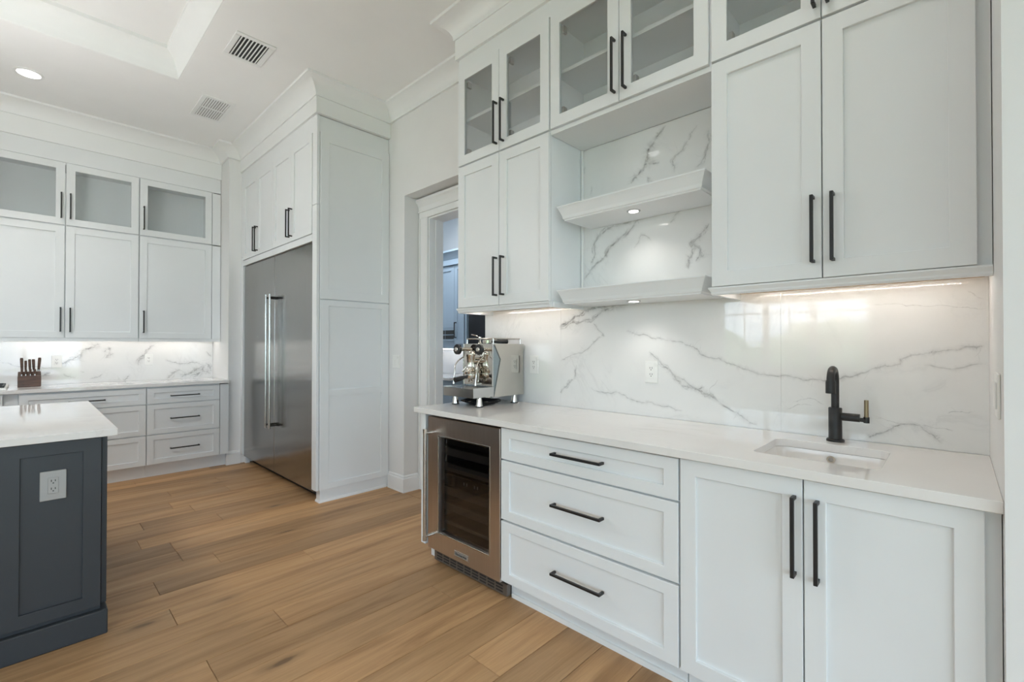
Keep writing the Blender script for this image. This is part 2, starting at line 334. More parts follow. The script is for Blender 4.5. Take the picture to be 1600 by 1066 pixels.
# ceiling with tray recess
TX, TY, TX0, TY0, TZ = .83, 4.525, -3.2, -2.8, 3.63
m = M()
m.box(TX, XW, YF, YB, ZC, ZC + .3); m.box(XL, TX0, YF, YB, ZC, ZC + .3); m.box(TX0, TX, TY, YB, ZC, ZC + .3); m.box(TX0, TX, YF, TY0, ZC, ZC + .3)
m.box(TX0, TX, TY0, TY, TZ, TZ + .1)
tag(struct(m.build('ceiling', 'ceil')), 'pale ceiling with a recessed tray above the island')
prof = [(0, ZC + .002), (.006, ZC + .002), (.012, ZC + .045), (.016, ZC + .055), (.024, ZC + .085), (.042, ZC + .125), (.066, ZC + .152), (.086, ZC + .166), (.094, ZC + .172), (.094, TZ), (0, TZ)]
loop = [(TX, TY0), (TX, TY), (TX0, TY), (TX0, TY0)]
tag(struct(M().loft(sweep_rings(loop, prof, True), closed=True).build('trim_1', 'trim', smooth=True)), 'white cove moulding round the ceiling tray')

# walls
OY0, OY1, OZ = 2.454, 3.495, 2.60      # drywall opening beside the bar
DX = 2.45                              # plane of the door casing
m = M(); m.box(XW, DX, -.078, OY0, 0, ZC); m.box(XW, DX, OY0, OY1, OZ, ZC); m.box(XW, DX, OY1, YB, 0, ZC)
tag(struct(m.build('wall_right', 'wall')), 'greige wall with an opening between bar and refrigerator')
m = M(); m.box(DX, 2.585, -.078, 2.56, 0, ZC); m.box(DX, 2.585, 2.56, 3.371, 2.42, ZC); m.box(DX, 2.585, 3.371, YB, 0, ZC)
tag(struct(m.build('wall_pantry_side', 'wall')), 'inner wall holding the pantry doorway')
tag(struct(M().box(XL, XW, YB, YB + .15, 0, ZC).build('wall_back', 'wall')), 'back wall behind the long cabinet run')
tag(struct(M().box(1.60, 2.585, YF, -.08, 0, ZC).build('wall_near', 'wall')), 'wall block that closes the right end of the bar')
tag(struct(M().box(1.492, XW - .002, 5.662, YB - .002, 0, ZC - .002).build('wall_column', 'wall')), 'narrow wall column between refrigerator and back cabinets')
# window wall and rear wall
m = M()
HL = [(-3.55, -.65, 0, 2.4), (.9, 3.05, .86, 2.3)]
us = YF
for a, b, z0, z1 in HL:
    m.box(XL - .15, XL, us, a, 0, ZC); m.box(XL - .15, XL, a, b, z1, ZC)
    if z0: m.box(XL - .15, XL, a, b, 0, z0)
    us = b
m.box(XL - .15, XL, us, YB + .15, 0, ZC)
tag(struct(m.build('wall_left', 'wall')), 'window wall across the room from the bar')
m = M(); m.box(XL - .15, -3.2, YF - .15, YF, 0, ZC); m.box(-3.2, 1.0, YF - .15, YF, 2.5, ZC); m.box(1.0, 2.585, YF - .15, YF, 0, ZC)
tag(struct(m.build('wall_front', 'wall')), 'wall with added wide sliding doors behind the viewer')
def window(n, axis, c, u0, u1, v0, v1, cells, rows, label):
    w = struct(thing('window_%d' % n, label, None, ((c, (u0 + u1) / 2, v0) if axis == 'X' else ((u0 + u1) / 2, c, v0))))
    def bx(m, a, b, z0, z1, t0, t1):
        return m.box(c - t0, c - t1, a, b, z0, z1) if axis == 'X' else m.box(a, b, c - t0, c - t1, z0, z1)
    m = M(); f = .055
    bx(m, u0, u1, v0, v0 + f, .02, .10); bx(m, u0, u1, v1 - f, v1, .02, .10); bx(m, u0, u0 + f, v0, v1, .02, .10); bx(m, u1 - f, u1, v0, v1, .02, .10)
    wd = (u1 - u0 - 2 * f) / cells
    for k in range(1, cells): bx(m, u0 + f + wd * k - .045, u0 + f + wd * k + .045, v0, v1, .02, .10)
    m.build('frame', 'trim', w)
    mm = M()
    for k in range(cells):
        a = u0 + f + wd * k; 
        for r in range(1, rows): z = v0 + (v1 - v0) * r / rows; bx(mm, a, a + wd, z - .012, z + .012, .045, .075)
        if rows > 1: bx(mm, a + wd / 2 - .01, a + wd / 2 + .01, v0, v1, .047, .073)
        p = M(); bx(p, a + .002, a + wd - .002, v0 + f, v1 - f, .058, .062); p.build('pane', 'winpane', w)
    if mm.v: mm.build('muntin', 'trim', w)
window(1, 'X', XL, .9, 3.05, .86, 2.3, 3, 3, 'triple window looking out on shrubs')
window(2, 'X', XL, -3.55, -.65, 0, 2.4, 3, 1, 'added unseen glass door in the window wall, for daylight')  # unseen glazing, added to let in more light from this side
window(3, 'Y', YF, -3.2, 1.0, 0, 2.5, 4, 1, 'added wide sliding glass doors behind the viewer, for daylight')  # unseen glazing, added to light the faces turned this way

# crown moulding: one continuous run, split where it changes carrier
CB = 3.305
cp = [(0, CB), (.019, CB), (.019, CB + .012), (.022, CB + .03), (.036, CB + .056), (.058, CB + .080), (.088, CB + .098), (.112, CB + .105), (.126, CB + .108), (.128, ZC), (0, ZC)]
path = [(1.957, -.08), (1.957, 2.382), (XW, 2.382), (XW, 3.728), (1.607, 3.728), (1.607, 5.655), (1.488, 5.655), (1.488, 5.942), (XL, 5.942)]
RG = sweep_rings(path, cp)
for k, (a, b, lab) in enumerate([(0, 2, 'white cove crown along the top of the bar cabinets'), (2, 3, 'white cove crown on the greige wall above the opening'), (3, 5, 'white cove crown above the refrigerator cabinets'),
                                 (5, 7, 'short white cove crown wrapping the wall column'), (7, 8, 'white cove crown above the back cabinets')]):
    tag(struct(M().loft(RG[a:b + 1]).build('trim_%d' % (k + 2), 'trim', smooth=True)), lab)
FZ = 3.175
fp = lambda z0: [(-.032, z0), (.012, z0), (.012, CB + .004), (-.032, CB + .004)]
for k, (pp, lab) in enumerate([([(1.959, -.08), (1.959, 2.38), (XW, 2.38)], 'flat white frieze board above the glass bar cabinets'), ([(XW, 3.733), (1.611, 3.733), (1.611, 5.66)], 'flat white frieze board above the refrigerator cabinets'), ([(1.49, 5.947), (XL, 5.947)], 'flat white frieze board above the back cabinets')]):
    tag(struct(M().loft(sweep_rings(pp, fp(3.135 if k == 2 else FZ))).build('trim_%d' % (k + 7), 'trim')), lab)
# baseboards
bp = [(0, 0), (.018, 0), (.018, .012), (.016, .015), (.016, .118), (.010, .124), (.010, .137), (.004, .145), (0, .145)]
for nm, pp in (('baseboard_opening', [(2.45, OY1), (XW, OY1), (XW, 3.735)]), ('baseboard_column', [(1.607, 5.662), (1.492, 5.662), (1.492, 5.715)]), ('baseboard_near', [(1.6, YF), (1.6, -.08)]),
               ('baseboard_left', [(XL, YB), (XL, -.65)])):
    tag(struct(M().loft(sweep_rings(pp, bp)).build(nm, 'trim')), 'white moulded baseboard, ' + nm.split('_')[1] + ' stretch')
# cased doorway to the pantry
dr = struct(thing('door_1', 'white cased doorway without a door, leading to the blue-grey pantry', None, (DX, 2.96, 0)))
m = M(); m.box(DX - .018, DX, 3.371, 3.490, 0, 2.42); m.box(DX - .026, DX, 3.470, 3.490, 0, 2.42); m.build('casing', 'trim', dr, bevel=.002)
m = M(); m.box(DX - .018, DX, 2.46, 2.56, 0, 2.42); m.build('casing', 'trim', dr, bevel=.002)
m = M(); m.box(DX - .02, DX, 2.46, 3.490, 2.42, 2.475); m.build('head_casing', 'trim', dr, bevel=.002)
hp = [(0, 2.475), (.03, 2.475), (.03, 2.487), (.022, 2.489), (.026, 2.52), (.042, 2.55), (.056, 2.565), (.056, 2.585), (0, 2.585)]
M().loft([[(DX - p, y, z) for p, z in hp] for y in (2.46, 3.493)]).build('cornice', 'trim', dr)
m = M(); m.box(DX, 2.60, 3.358, 3.3705, 0, 2.419); m.box(DX + .06, DX + .10, 3.346, 3.358, 0, 2.407); m.build('jamb', 'trim', dr)
m = M(); m.box(DX, 2.60, 2.5605, 2.573, 0, 2.419); m.build('jamb', 'trim', dr)
m = M(); m.box(DX, 2.60, 2.573, 3.358, 2.406, 2.4195); m.build('head_jamb', 'trim', dr)

# pantry beyond the doorway
tag(struct(M().box(2.281, 4.6, 2.2, 6.6, -.05, 0).build('floor_pantry', 'floor')), 'oak floor of the pantry')
tag(struct(M().box(2.585, 4.6, 2.2, 6.6, 3.0, 3.1).build('ceiling_pantry', 'ceil')), 'ceiling of the pantry')
m = M(); m.box(4.0, 4.15, 2.2, 6.6, 0, 3.0); m.box(2.585, 4.0, 6.45, 6.6, 0, 3.0); m.box(2.585, 4.0, 2.2, 2.35, 0, 3.0)
tag(struct(m.build('wall_pantry_far', 'pantryw')), 'pale wall of the pantry')
lamp('pantry_fill_lamp', 'AREA', (3.1, 4.2, 2.96), 26, (.84, .92, 1.0), shape='DISK', size=.4)  # added lamp, out of view, brightens the pantry with a bluish light
pl = thing('pantry_fill_disc', 'added unseen round ceiling light that brightens the pantry', 'lamp', (3.1, 4.2, 2.93)); M().lathe((3.1, 4.2, 2.97), [(.2, 0), (.2, .03)], seg=32).build('shade', 'can', pl, smooth=True)
pc = thing('pantry_wall_cabinet', 'blue-grey wall cabinet with a black slotted vent, seen through the doorway', 'cabinet', (3.6, 5.2, 1.24))
FP = ('X', 3.6)
M().box(3.622, 3.998, 4.225, 6.3, 1.24, 2.37).build('body', 'pantry', pc)
front(pc, 'door', FP, 4.43, 5.02, 1.50, 2.262, mat='pantry'); front(pc, 'door', FP, 5.024, 5.6, 1.26, 2.262, mat='pantry')
d = front(pc, 'door', FP, 4.25, 4.425, 1.30, 2.262, st=.05, mat='pantry', hv=(4.39, 1.47, .19))
m = M(); m.fbox(FP, 4.43, 5.02, 1.34, 1.496, -.019, 0); vb = m.build('vent_panel', 'pantry', pc)
for z0, z1 in ((1.362, 1.408), (1.420, 1.470)):
    for u0, u1 in ((4.44, 4.60), (4.61, 4.98)): M().fbox(FP, u0, u1, z0, z1, 0, .003).build('vent_slot', 'slot', vb)
m = M(); m.loft([[(3.60 - p, y, z) for p, z in [(0, 2.27), (.02, 2.27), (.02, 2.33), (.01, 2.335), (.03, 2.37), (.06, 2.41), (.075, 2.42), (.075, 2.44), (0, 2.44)]] for y in (4.21, 6.3)]); m.build('cornice', 'pantry', pc)
pb = thing('pantry_base_cabinet', 'blue-grey base cabinet below a pale pantry counter', 'cabinet', (3.4, 5.2, 0))
M().box(3.42, 3.998, 4.225, 6.3, 0, .874).build('body', 'pantry', pb)
for a in (4.23, 4.75, 5.27, 5.79): front(pb, 'door', ('X', 3.4), a, a + .515, .1, .868, mat='pantry')
tag(M().box(3.37, 3.998, 4.222, 6.3, .876, .906).build('pantry_counter', 'quartz', bevel=.002), 'pale stone counter in the pantry', 'counter')
bt = thing('dark_tower', 'tall dark glossy tower unit standing in the pantry beside blue-grey cabinets', 'appliance', (3.62, 4.04, 0))
M().box(3.64, 3.998, 3.82, 4.215, .1, 2.2).build('body', 'pantry', bt); M().fbox(('X', 3.62), 3.83, 4.19, .12, 2.18, -.019, 0).build('glass_front', 'blackgl', bt, bevel=.002)
M().box(3.68, 3.998, 3.84, 4.20, 0, .1).build('plinth', 'slot', bt)

# ground and planting outside the windows
tag(struct(M().box(-6.4, 6, -9, 9, -.20, -.15).build('bounce_patio', 'bounce_patio')), 'added pale ground that bounces daylight in through the glass doors')  # paving added as a reflector, lifts light to the ceiling
tag(struct(M().box(-30, 8, -30, 16, -.40, -.21).build('lawn', 'lawn')), 'green lawn outside the windows')
for k in range(9):
    rr = random.Random(k); bm = bmesh.new(); bmesh.ops.create_icosphere(bm, subdivisions=3, radius=1.0)
    for v in bm.verts:
        d = 1 + .16 * math.sin(7 * v.co.x + k) * math.sin(6 * v.co.y + 2 * k) + rr.uniform(-.07, .07); v.co *= d
        v.co.z = max(v.co.z, -.75)
    me = bpy.data.meshes.new('garden_bush'); bm.to_mesh(me); bm.free(); me.materials.append(MT['bush'])
    o = bpy.data.objects.new('garden_bush', me); COL.objects.link(o); s = rr.uniform(.95, 1.2)
    o.scale = (s, s * 1.1, s); o.location = (-8.6 - (k % 2) * 2.6, -3.6 + k * 1.45, -.21 + .75 * s)
    tag(o, 'rounded green shrub on the lawn outside the windows', 'shrub', 'shrubs outside the window wall')

# ------------------------------------------------------------------ wet bar, base run
XB, XU = 1.648, 1.96                    # door faces of base and wall cabinets
FB, FU = ('X', XB), ('X', XU)
t = thing('end_panel', 'plain white gable panel at the open end of the bar, beside the wine cooler', 'panel', (1.95, 2.32, 0))
M().box(1.652, 2.268, 2.302, 2.345, .10, .8825).build('board', 'cab', t, bevel=.0015); M().box(1.727, 2.268, 2.304, 2.343, 0, .10).build('toe_kick', 'cab', t)

w = thing('wine_cooler', 'bronze steel undercounter wine cooler with glass door and tubular handle', 'wine cooler', (1.95, 1.97, 0))
m = M(); m.box(1.668, 2.26, 1.668, 2.292, .075, .865); 
m = M()                                  # hollow liner
for b in ((2.24, 2.26, 1.668, 2.292, .075, .872), (1.70, 2.24, 1.668, 1.70, .075, .872), (1.70, 2.24, 2.26, 2.292, .075, .872), (1.70, 2.24, 1.70, 2.26, .84, .872), (1.70, 2.24, 1.70, 2.26, .075, .11)): m.box(*b)
m.build('housing', 'slot', w)
m = M(); frame_ring(m, FB, (1.664, 2.270, .095, .868), (1.742, 2.170, .207, .762), .045, .002); dd = m.build('door', 'steelb', w)
m = M(); frame_ring(m, ('X', XB - .0015), (1.737, 2.175, .202, .767), (1.744, 2.168, .209, .760), .004, .001); m.build('bezel', 'steelr', dd)
M().fbox(FB, 1.742, 2.170, .207, .762, -.02, -.014).build('pane', 'winepane', dd)
for z0, z1, mt in ((.705, .745, 'darkst'), (.640, .684, 'wshelf'), (.549, .592, 'wshelf'), (.470, .528, 'blackgl'), (.410, .455, 'wshelf'), (.318, .362, 'wshelf'), (.238, .256, 'wshelf')):
    s = M().fbox(FB, 1.70, 2.258, z0, z1, -.085, -.07).build('control_panel' if mt == 'blackgl' else 'shelf', mt, w)
    if mt == 'wshelf': M().box(1.735, 2.22, 1.702, 2.258, z0 + .006, z0 + .012).build('rack', 'darkst', s)
    if mt == 'blackgl':
        for y in (2.02, 1.995, 1.93, 1.905): M().fbox(FB, y, y + .008, .492, .508, -.0698, -.069).build('indicator', 'grey', s)
hz0, hz1, hy, hx = .176, .793, 2.218, 1.588
m = M(); m.tube([(hx, hy, hz0), (hx, hy, hz1)], .011, 16); h = m.build('handle', 'steelr', dd, smooth=True); h['label'] = 'polished steel tube handle'
for z in (hz0 + .012, hz1 - .012): M().tube([(XB, hy - .005, z), (hx, hy, z)], .0085, 12).build('mount', 'steelr', h, smooth=True)
for z in (hz0, hz1): M().lathe((hx, hy, z - .012), [(.0125, 0), (.0125, .024)], seg=16).build('end_cap', 'chrome', h, smooth=True)
b = M().fbox(FB, 1.902, 2.022, .120, .152, 0, .003).build('badge', 'steelr', dd, bevel=.001)
M().fbox(FB, 1.907, 2.017, .1245, .1475, .003, .0034).build('badge_field', 'grey', b)
text_mesh('lettering', 'KitchenAid', .0205, .0006, 'slot', b, Matrix.Translation((XB - .004, 1.962, .136)) @ Matrix(((0, 0, -1, 0), (-1, 0, 0, 0), (0, 1, 0, 0), (0, 0, 0, 1))))
g = M().box(1.690, 1.72, 1.655, 2.262, .010, .072).build('kick_grille', 'kick', w, bevel=.002)
for c in range(9):
    for r in range(3):
        y = 1.685 + c * .0625; z = .022 + r * .0155
        M().box(1.6890, 1.692, y, y + .05, z, z + .008).build('vent_slot', 'slot', g)
M().box(1.72, 2.2, 1.67, 2.25, .0, .072).build('plinth', 'slot', w)

c = thing('drawer_cabinet', 'white bar base cabinet with three wide shaker drawers', 'cabinet', (1.95, 1.2, 0))
M().box(1.669, 2.266, .737, 1.658, .104, .8815).build('body', 'cab', c)
for z0, z1, hz in ((.720, .874, .802), (.419, .712, .574), (.110, .409, .270)):
    front(c, 'drawer', FB, .739, 1.656, z0, z1, st=(.057, .047), hh=(hz, 1.184, .262))
M().box(1.727, 1.745, .737, 1.658, 0, .103).build('toe_kick', 'cab', c); M().box(1.718, 1.727, .737, 1.648, 0, .022).build('shoe_moulding', 'trim', c)
c = thing('sink_cabinet', 'white bar sink base cabinet with two shaker doors', 'cabinet', (1.95, .34, 0))
m = M(); m.box(1.669, 1.70, -.05, .733, .104, .8815); m.box(2.24, 2.266, -.05, .733, .104, .8815); m.box(1.70, 2.24, -.05, -.03, .104, .8815); m.box(1.70, 2.24, .713, .733, .104, .8815); m.box(1.70, 2.24, -.03, .713, .104, .125); m.build('body', 'cab', c)
front(c, 'door', FB, .345, .731, .110, .877, st=.057, hv=(.366, .703, .245)); front(c, 'door', FB, -.048, .341, .110, .877, st=.057, hv=(.305, .701, .245))
M().box(1.672, 1.69, -.078, -.05, .104, .8815).build('filler', 'cab', c); M().box(1.727, 1.745, -.078, .733, 0, .103).build('toe_kick', 'cab', c); M().box(1.718, 1.727, -.078, .737, 0, .022).build('shoe_moulding', 'trim', c)

# counter with sink cut-out
def slab_with_hole(x0, x1, y0, y1, z0, z1, hole):
    bm = bmesh.new(); 
    def lp(P): 
        vs = [bm.verts.new((p[0], p[1], z1)) for p in P]; return [bm.edges.new((vs[i], vs[(i + 1) % len(vs)])) for i in range(len(vs))]
    e = lp([(x0, y0), (x1, y0), (x1, y1), (x0, y1)]) + lp(hole)
    g = bmesh.ops.triangle_fill(bm, edges=e, use_beauty=True)
    fs = [f for f in g['geom'] if isinstance(f, bmesh.types.BMFace)]
    x = bmesh.ops.extrude_face_region(bm, geom=fs)
    for v in x['geom']:
        if isinstance(v, bmesh.types.BMVert): v.co.z = z0
    bmesh.ops.recalc_face_normals(bm, faces=bm.faces)
    m = M(); bm.verts.index_update(); m.v = [tuple(v.co) for v in bm.verts]; m.f = [tuple(v.index for v in f.verts) for f in bm.faces]; bm.free(); return m
SK = rrect(1.775, 2.112, .17, .527, .035)
tag(slab_with_hole(1.622, 2.268, -.0796, 2.381, .884, .914, SK).build('bar_countertop', 'quartz', bevel=.0015), 'white quartz bar countertop with an undermount sink cut-out', 'countertop')
s = thing('bar_sink', 'small white undermount ceramic sink set in the bar countertop', 'sink', (1.95, .35, .74))
def lo(ins, z, r): return [(p[0], p[1], z) for p in rrect(1.772 + ins, 2.115 - ins, .167 + ins, .530 - ins, r)]
m = M(); m.loft([lo(-.02, .8825, .05), lo(0, .8825, .036), lo(.004, .86, .036), lo(.012, .78, .04), lo(.03, .762, .04), lo(.08, .757, .04)], cap=False); n = len(m.v); m.f.append(tuple(range(n - 28, n)))
m.build('basin', 'ceramic', s, smooth=True)
M().lathe((1.94, .348, .758), [(.032, 0), (.032, .003), (.022, .003), (.020, .001)], seg=24).build('drain', 'chrome', s, smooth=True)
o = M().lathe((2.106, .346, .858), [(.0135, 0), (.0135, .004), (.0085, .004), (.0085, .0015)], axis=(-1, 0, -.06), seg=24).build('overflow_ring', 'chrome', s, smooth=True)
M().lathe((2.1035, .346, .858), [(.0085, 0), (.0083, .0006)], axis=(-1, 0, -.06), seg=24).build('overflow_hole', 'grey', o)
f = thing('bar_faucet', 'matte black gooseneck bar faucet with a brass lever', 'faucet', (2.195, .346, .914))
M().lathe((2.195, .346, .9142), [(.030, 0), (.030, .007), (.026, .010)], seg=32).build('base_flange', 'black', f, smooth=True)
M().lathe((2.195, .346, .9235), [(.0225, 0), (.0225, .120), (.021, .122)], seg=32).build('body', 'black', f, smooth=True)
pts = [(2.195, .346, 1.045), (2.195, .346, 1.150)] + [(2.150 + .045 * math.cos(a), .346, 1.152 + .045 * math.sin(a)) for a in [math.pi * k / 12 for k in range(13)]]
M().tube(pts, .0135, 16).build('spout', 'black', f, smooth=True)
M().tube([(2.105, .346, 1.157), (2.105, .346, 1.150), (2.105, .346, 1.108)], [.0145, .0165, .0165], 20).build('spray_head', 'black', f, smooth=True)
M().tube([(2.195, .3255, 1.012), (2.195, .268, 1.012)], .0155, 20).build('valve_barrel', 'black', f, smooth=True)
l = M().tube([(2.195, .270, 1.006), (2.195, .246, 1.006)], [.007, .009], 14); l.tube([(2.195, .248, .996), (2.195, .248, 1.018)], .0095, 14); l = l.build('lever_joint', 'black', f, smooth=True)
M().tube([(2.195, .248, 1.016), (2.195, .248, 1.082)], .0072, 16).build('lever', 'brass', l, smooth=True)

# marble backsplash with veins
def veins(name, V, F, parent, seed, scale=1.0, clip=None):
    rr = random.Random(seed); m = M(); uv = []
    def strip(P, wid, st):
        n0 = len(m.v); L = len(P)
        for i, p in enumerate(P):
            d = (P[min(i + 1, L - 1)] - P[max(i - 1, 0)]); d = d.normalized() if d.length else Vector((1, 0)); nn = Vector((-d.y, d.x))
            k = wid[i]; fade = min(1, i / 2.5 + .15, (L - 1 - i) / 2.5 + .15)
            for sgn, u in ((-1, 0), (1, 1)):
                q = p + nn * sgn * k
                if clip: q = Vector((min(max(q.x, clip[0]), clip[1]), min(max(q.y, clip[2]), clip[3])))
                m.v.append((F[1] - F[2], q.x, q.y) if F[0] == 'X' else (q.x, F[1] - F[2], q.y)); uv.append((u, st * fade))
        for i in range(L - 1): a = n0 + 2 * i; m.f.append((a, a + 1, a + 3, a + 2))
    for wgt, pl in V:
        P = [Vector(p) for p in pl]
        for lev in range(3):
            Q = [P[0]]
            for a, b in zip(P, P[1:]):
                d = b - a; nn = Vector((-d.y, d.x)); Q += [(a + b) / 2 + nn * rr.uniform(-.12, .12), b]
            P = Q
        base = .0017 * wgt * scale
        strip(P, [base * rr.uniform(.6, 1.9) for _ in P], min(.85, .30 + .13 * wgt))
        if wgt > 1.2: strip([p + Vector((rr.uniform(-.003, .003), rr.uniform(-.003, .003))) for p in P], [base * rr.uniform(3.0, 8.0) for _ in P], .13 + .03 * wgt)
        if wgt >= 1.8:                             # loose strands running beside the main vein
            for sg in (-1, 1, 1):
                i0 = rr.randrange(0, max(1, len(P) // 3)); i1 = rr.randrange(2 * len(P) // 3, len(P)); off = sg * rr.uniform(.004, .011) * scale; Q = []
                for i in range(i0, i1):
                    d = (P[min(i + 1, len(P) - 1)] - P[max(i - 1, 0)]); nn = Vector((-d.y, d.x)).normalized() if d.length else Vector((0, 1))
                    Q.append(P[i] + nn * off * (.35 + math.sin(i * .45 + sg)) + Vector((rr.uniform(-.002, .002), rr.uniform(-.002, .002))))
                if len(Q) > 3: strip(Q, [base * rr.uniform(.5, 2.2) for _ in Q], .26 + .04 * wgt)
        for k in range(int(len(P) / 16)):           # side branches
            i = rr.randrange(1, len(P) - 1); ang = rr.uniform(-2.6, 2.6); ln = rr.uniform(.02, .07) * scale; Bq = [P[i]]
            for _ in range(5): ang += rr.uniform(-.5, .5); Bq.append(Bq[-1] + Vector((math.cos(ang), math.sin(ang))) * ln / 5)
            strip(Bq, [base * .6] * len(Bq), .26)
    m.uv = uv; o = m.build(name, 'vein', parent); o['kind'] = 'stuff'; return o
VEINS_BAR=[
 (1.55,[(1.310,1.368),(1.245,1.347),(1.149,1.325),(1.024,1.307),(0.961,1.288),(0.914,1.266),(0.904,1.246),(0.818,1.230),(0.737,1.194),(0.678,1.175),(0.646,1.159),(0.554,1.158),(0.472,1.140),(0.391,1.144),(0.349,1.146),(0.331,1.163),(0.280,1.175),(0.238,1.200),(0.197,1.212),(0.154,1.220),(0.153,1.235),(0.111,1.254),(0.062,1.268),(0.023,1.273),(-0.031,1.285),(-0.068,1.289)]),
 (2,[(1.174,1.254),(1.134,1.224),(1.104,1.192),(1.054,1.154),(1.024,1.116),(0.989,1.086),(0.955,1.079),(0.882,1.056),(0.848,1.043),(0.766,0.989),(0.706,0.957),(0.647,0.929)]),
 (1.6,[(1.054,1.154),(0.997,1.121),(0.955,1.092),(0.928,1.075),(0.883,1.090)]),
 (1,[(0.848,1.043),(0.862,1.071),(0.817,1.127)]),
 (1.5,[(1.545,1.042),(1.387,1.025),(1.293,0.998),(1.189,0.986),(1.068,0.977),(0.990,0.961)]),
 (3,[(1.771,1.402),(1.657,1.456),(1.590,1.489),(1.509,1.502),(1.403,1.511),(1.292,1.515)]),
 (2.6,[(1.771,1.398),(1.636,1.418),(1.540,1.437),(1.441,1.486),(1.382,1.510)]),
 (1.6,[(1.523,1.419),(1.494,1.383),(1.454,1.350),(1.527,1.296),(1.569,1.265),(1.657,1.235),(1.761,1.192)]),
 (1.8,[(1.642,1.170),(1.657,1.097),(1.698,1.062),(1.739,1.026),(1.766,0.995)]),
 (1.6,[(0.253,0.922),(0.225,0.949),(0.183,0.971),(0.132,0.997),(0.098,0.995),(0.061,0.962),(0.038,0.936)]),
 (1,[(0.230,1.009),(0.167,0.997),(0.132,0.997)]),
 (1.2,[(0.098,0.995),(0.061,0.991),(0.010,0.987)]),
 (1.3,[(0.088,1.219),(0.000,1.209),(-0.030,1.219),(-0.072,1.224)]),
 (1.2,[(0.026,1.047),(0.001,1.056),(-0.042,1.059)]),
 (1,[(0.236,1.448),(0.136,1.437),(0.004,1.426),(-0.036,1.419),(-0.072,1.417)]),
 (1,[(-0.027,1.481),(-0.070,1.450)]),
 (1,[(0.506,1.048),(0.454,1.068),(0.391,1.042)]),
 (1,[(0.535,1.012),(0.491,1.038),(0.440,1.037)]),
]
VEINS_NICHE=[
 (3.4,[(1.140,2.363),(1.179,2.321),(1.179,2.268),(1.228,2.217),(1.278,2.171)]),
 (2.2,[(1.179,2.268),(1.112,2.242)]),
 (1.8,[(0.962,2.309),(0.995,2.268),(1.045,2.231),(1.032,2.167)]),
 (1.8,[(0.861,2.340),(0.861,2.270),(0.878,2.210),(0.927,2.162)]),
 (2.6,[(1.122,1.976),(1.237,1.966),(1.288,1.911),(1.382,1.861),(1.437,1.802),(1.518,1.744),(1.587,1.673)]),
 (2.4,[(1.237,1.971),(1.361,1.962),(1.460,1.930),(1.511,1.890),(1.511,1.812),(1.540,1.758)]),
 (1.6,[(1.005,1.973),(1.032,1.945),(1.058,1.915)]),
 (2.2,[(0.859,1.879),(0.904,1.829),(0.945,1.795),(0.958,1.721),(0.963,1.667)]),
 (1.8,[(0.945,1.795),(0.912,1.769),(0.884,1.728),(0.928,1.704)]),
 (1.5,[(1.531,2.220),(1.549,2.164)]),
 (1.5,[(1.575,2.348),(1.587,2.300)]),
 (1.3,[(1.259,1.815),(1.217,1.881),(1.160,1.844)]),
 (2,[(1.079,2.424),(1.121,2.391),(1.140,2.363)]),
 (1.3,[(0.914,2.373),(0.946,2.342),(0.962,2.309)]),
 (1.4,[(1.150,2.147),(1.179,2.178),(1.165,2.126)]),
]
VEINS_BACK=[
 (2,[(0.510,1.295),(0.383,1.231),(0.324,1.162),(0.265,1.123),(0.224,1.102)]),
 (1.6,[(0.236,1.009),(0.325,0.964)]),
 (2,[(0.093,0.989),(0.163,1.032)]),
 (1.6,[(0.532,1.210),(0.586,1.258),(0.552,1.158),(0.611,1.203)]),
 (1.8,[(0.954,1.295),(0.882,1.220),(0.823,1.161),(0.812,1.065)]),
 (1.6,[(0.743,0.973),(0.687,0.902),(0.566,0.916)]),
 (1.3,[(0.427,0.951),(0.533,0.996)]),
 (1.8,[(1.052,0.911),(1.103,0.977),(1.179,1.013)]),
 (2.6,[(1.180,0.920),(1.257,0.964),(1.324,1.008),(1.386,1.039)]),
 (1.3,[(1.380,1.061),(1.167,1.076),(1.039,1.127)]),
 (2.4,[(1.393,0.989),(1.475,0.954)]),
 (2.4,[(1.286,0.898),(1.380,0.990),(1.424,1.060)]),
 (1.6,[(1.421,1.215),(1.483,1.149)]),
 (2.2,[(1.421,1.085),(1.482,0.968)]),
 (1.2,[(-0.175,1.128),(-0.064,1.087),(0.167,1.061)]),
 (1.2,[(0.357,1.029),(0.389,1.015)]),
]

bs = thing('bar_backsplash', 'glossy white marble backsplash slabs with grey veins behind the bar sink', 'backsplash', (2.274, 1.15, .914))
XS = 2.27
for a, b in ((-.0796, .553), (.5535, 1.759), (1.7595, 2.378)):
    sl = M().box(XS, 2.2795, a, b, .9145, 1.53).build('slab', 'marble', bs)
veins('veining', VEINS_BAR, ('X', XS, .0004), bs, 4, clip=(-.079, 2.377, .916, 1.529))
bn = thing('niche_backsplash', 'glossy white marble panel with strong grey veins at the back of the shelf niche', 'backsplash', (2.274, 1.17, 1.53))
M().box(XS, 2.2795, .737, 1.598, 1.5305, 2.438).build('slab', 'marble', bn)
veins('veining', VEINS_NICHE, ('X', XS, .0004), bn, 9, scale=1.15, clip=(.738, 1.597, 1.532, 2.437))

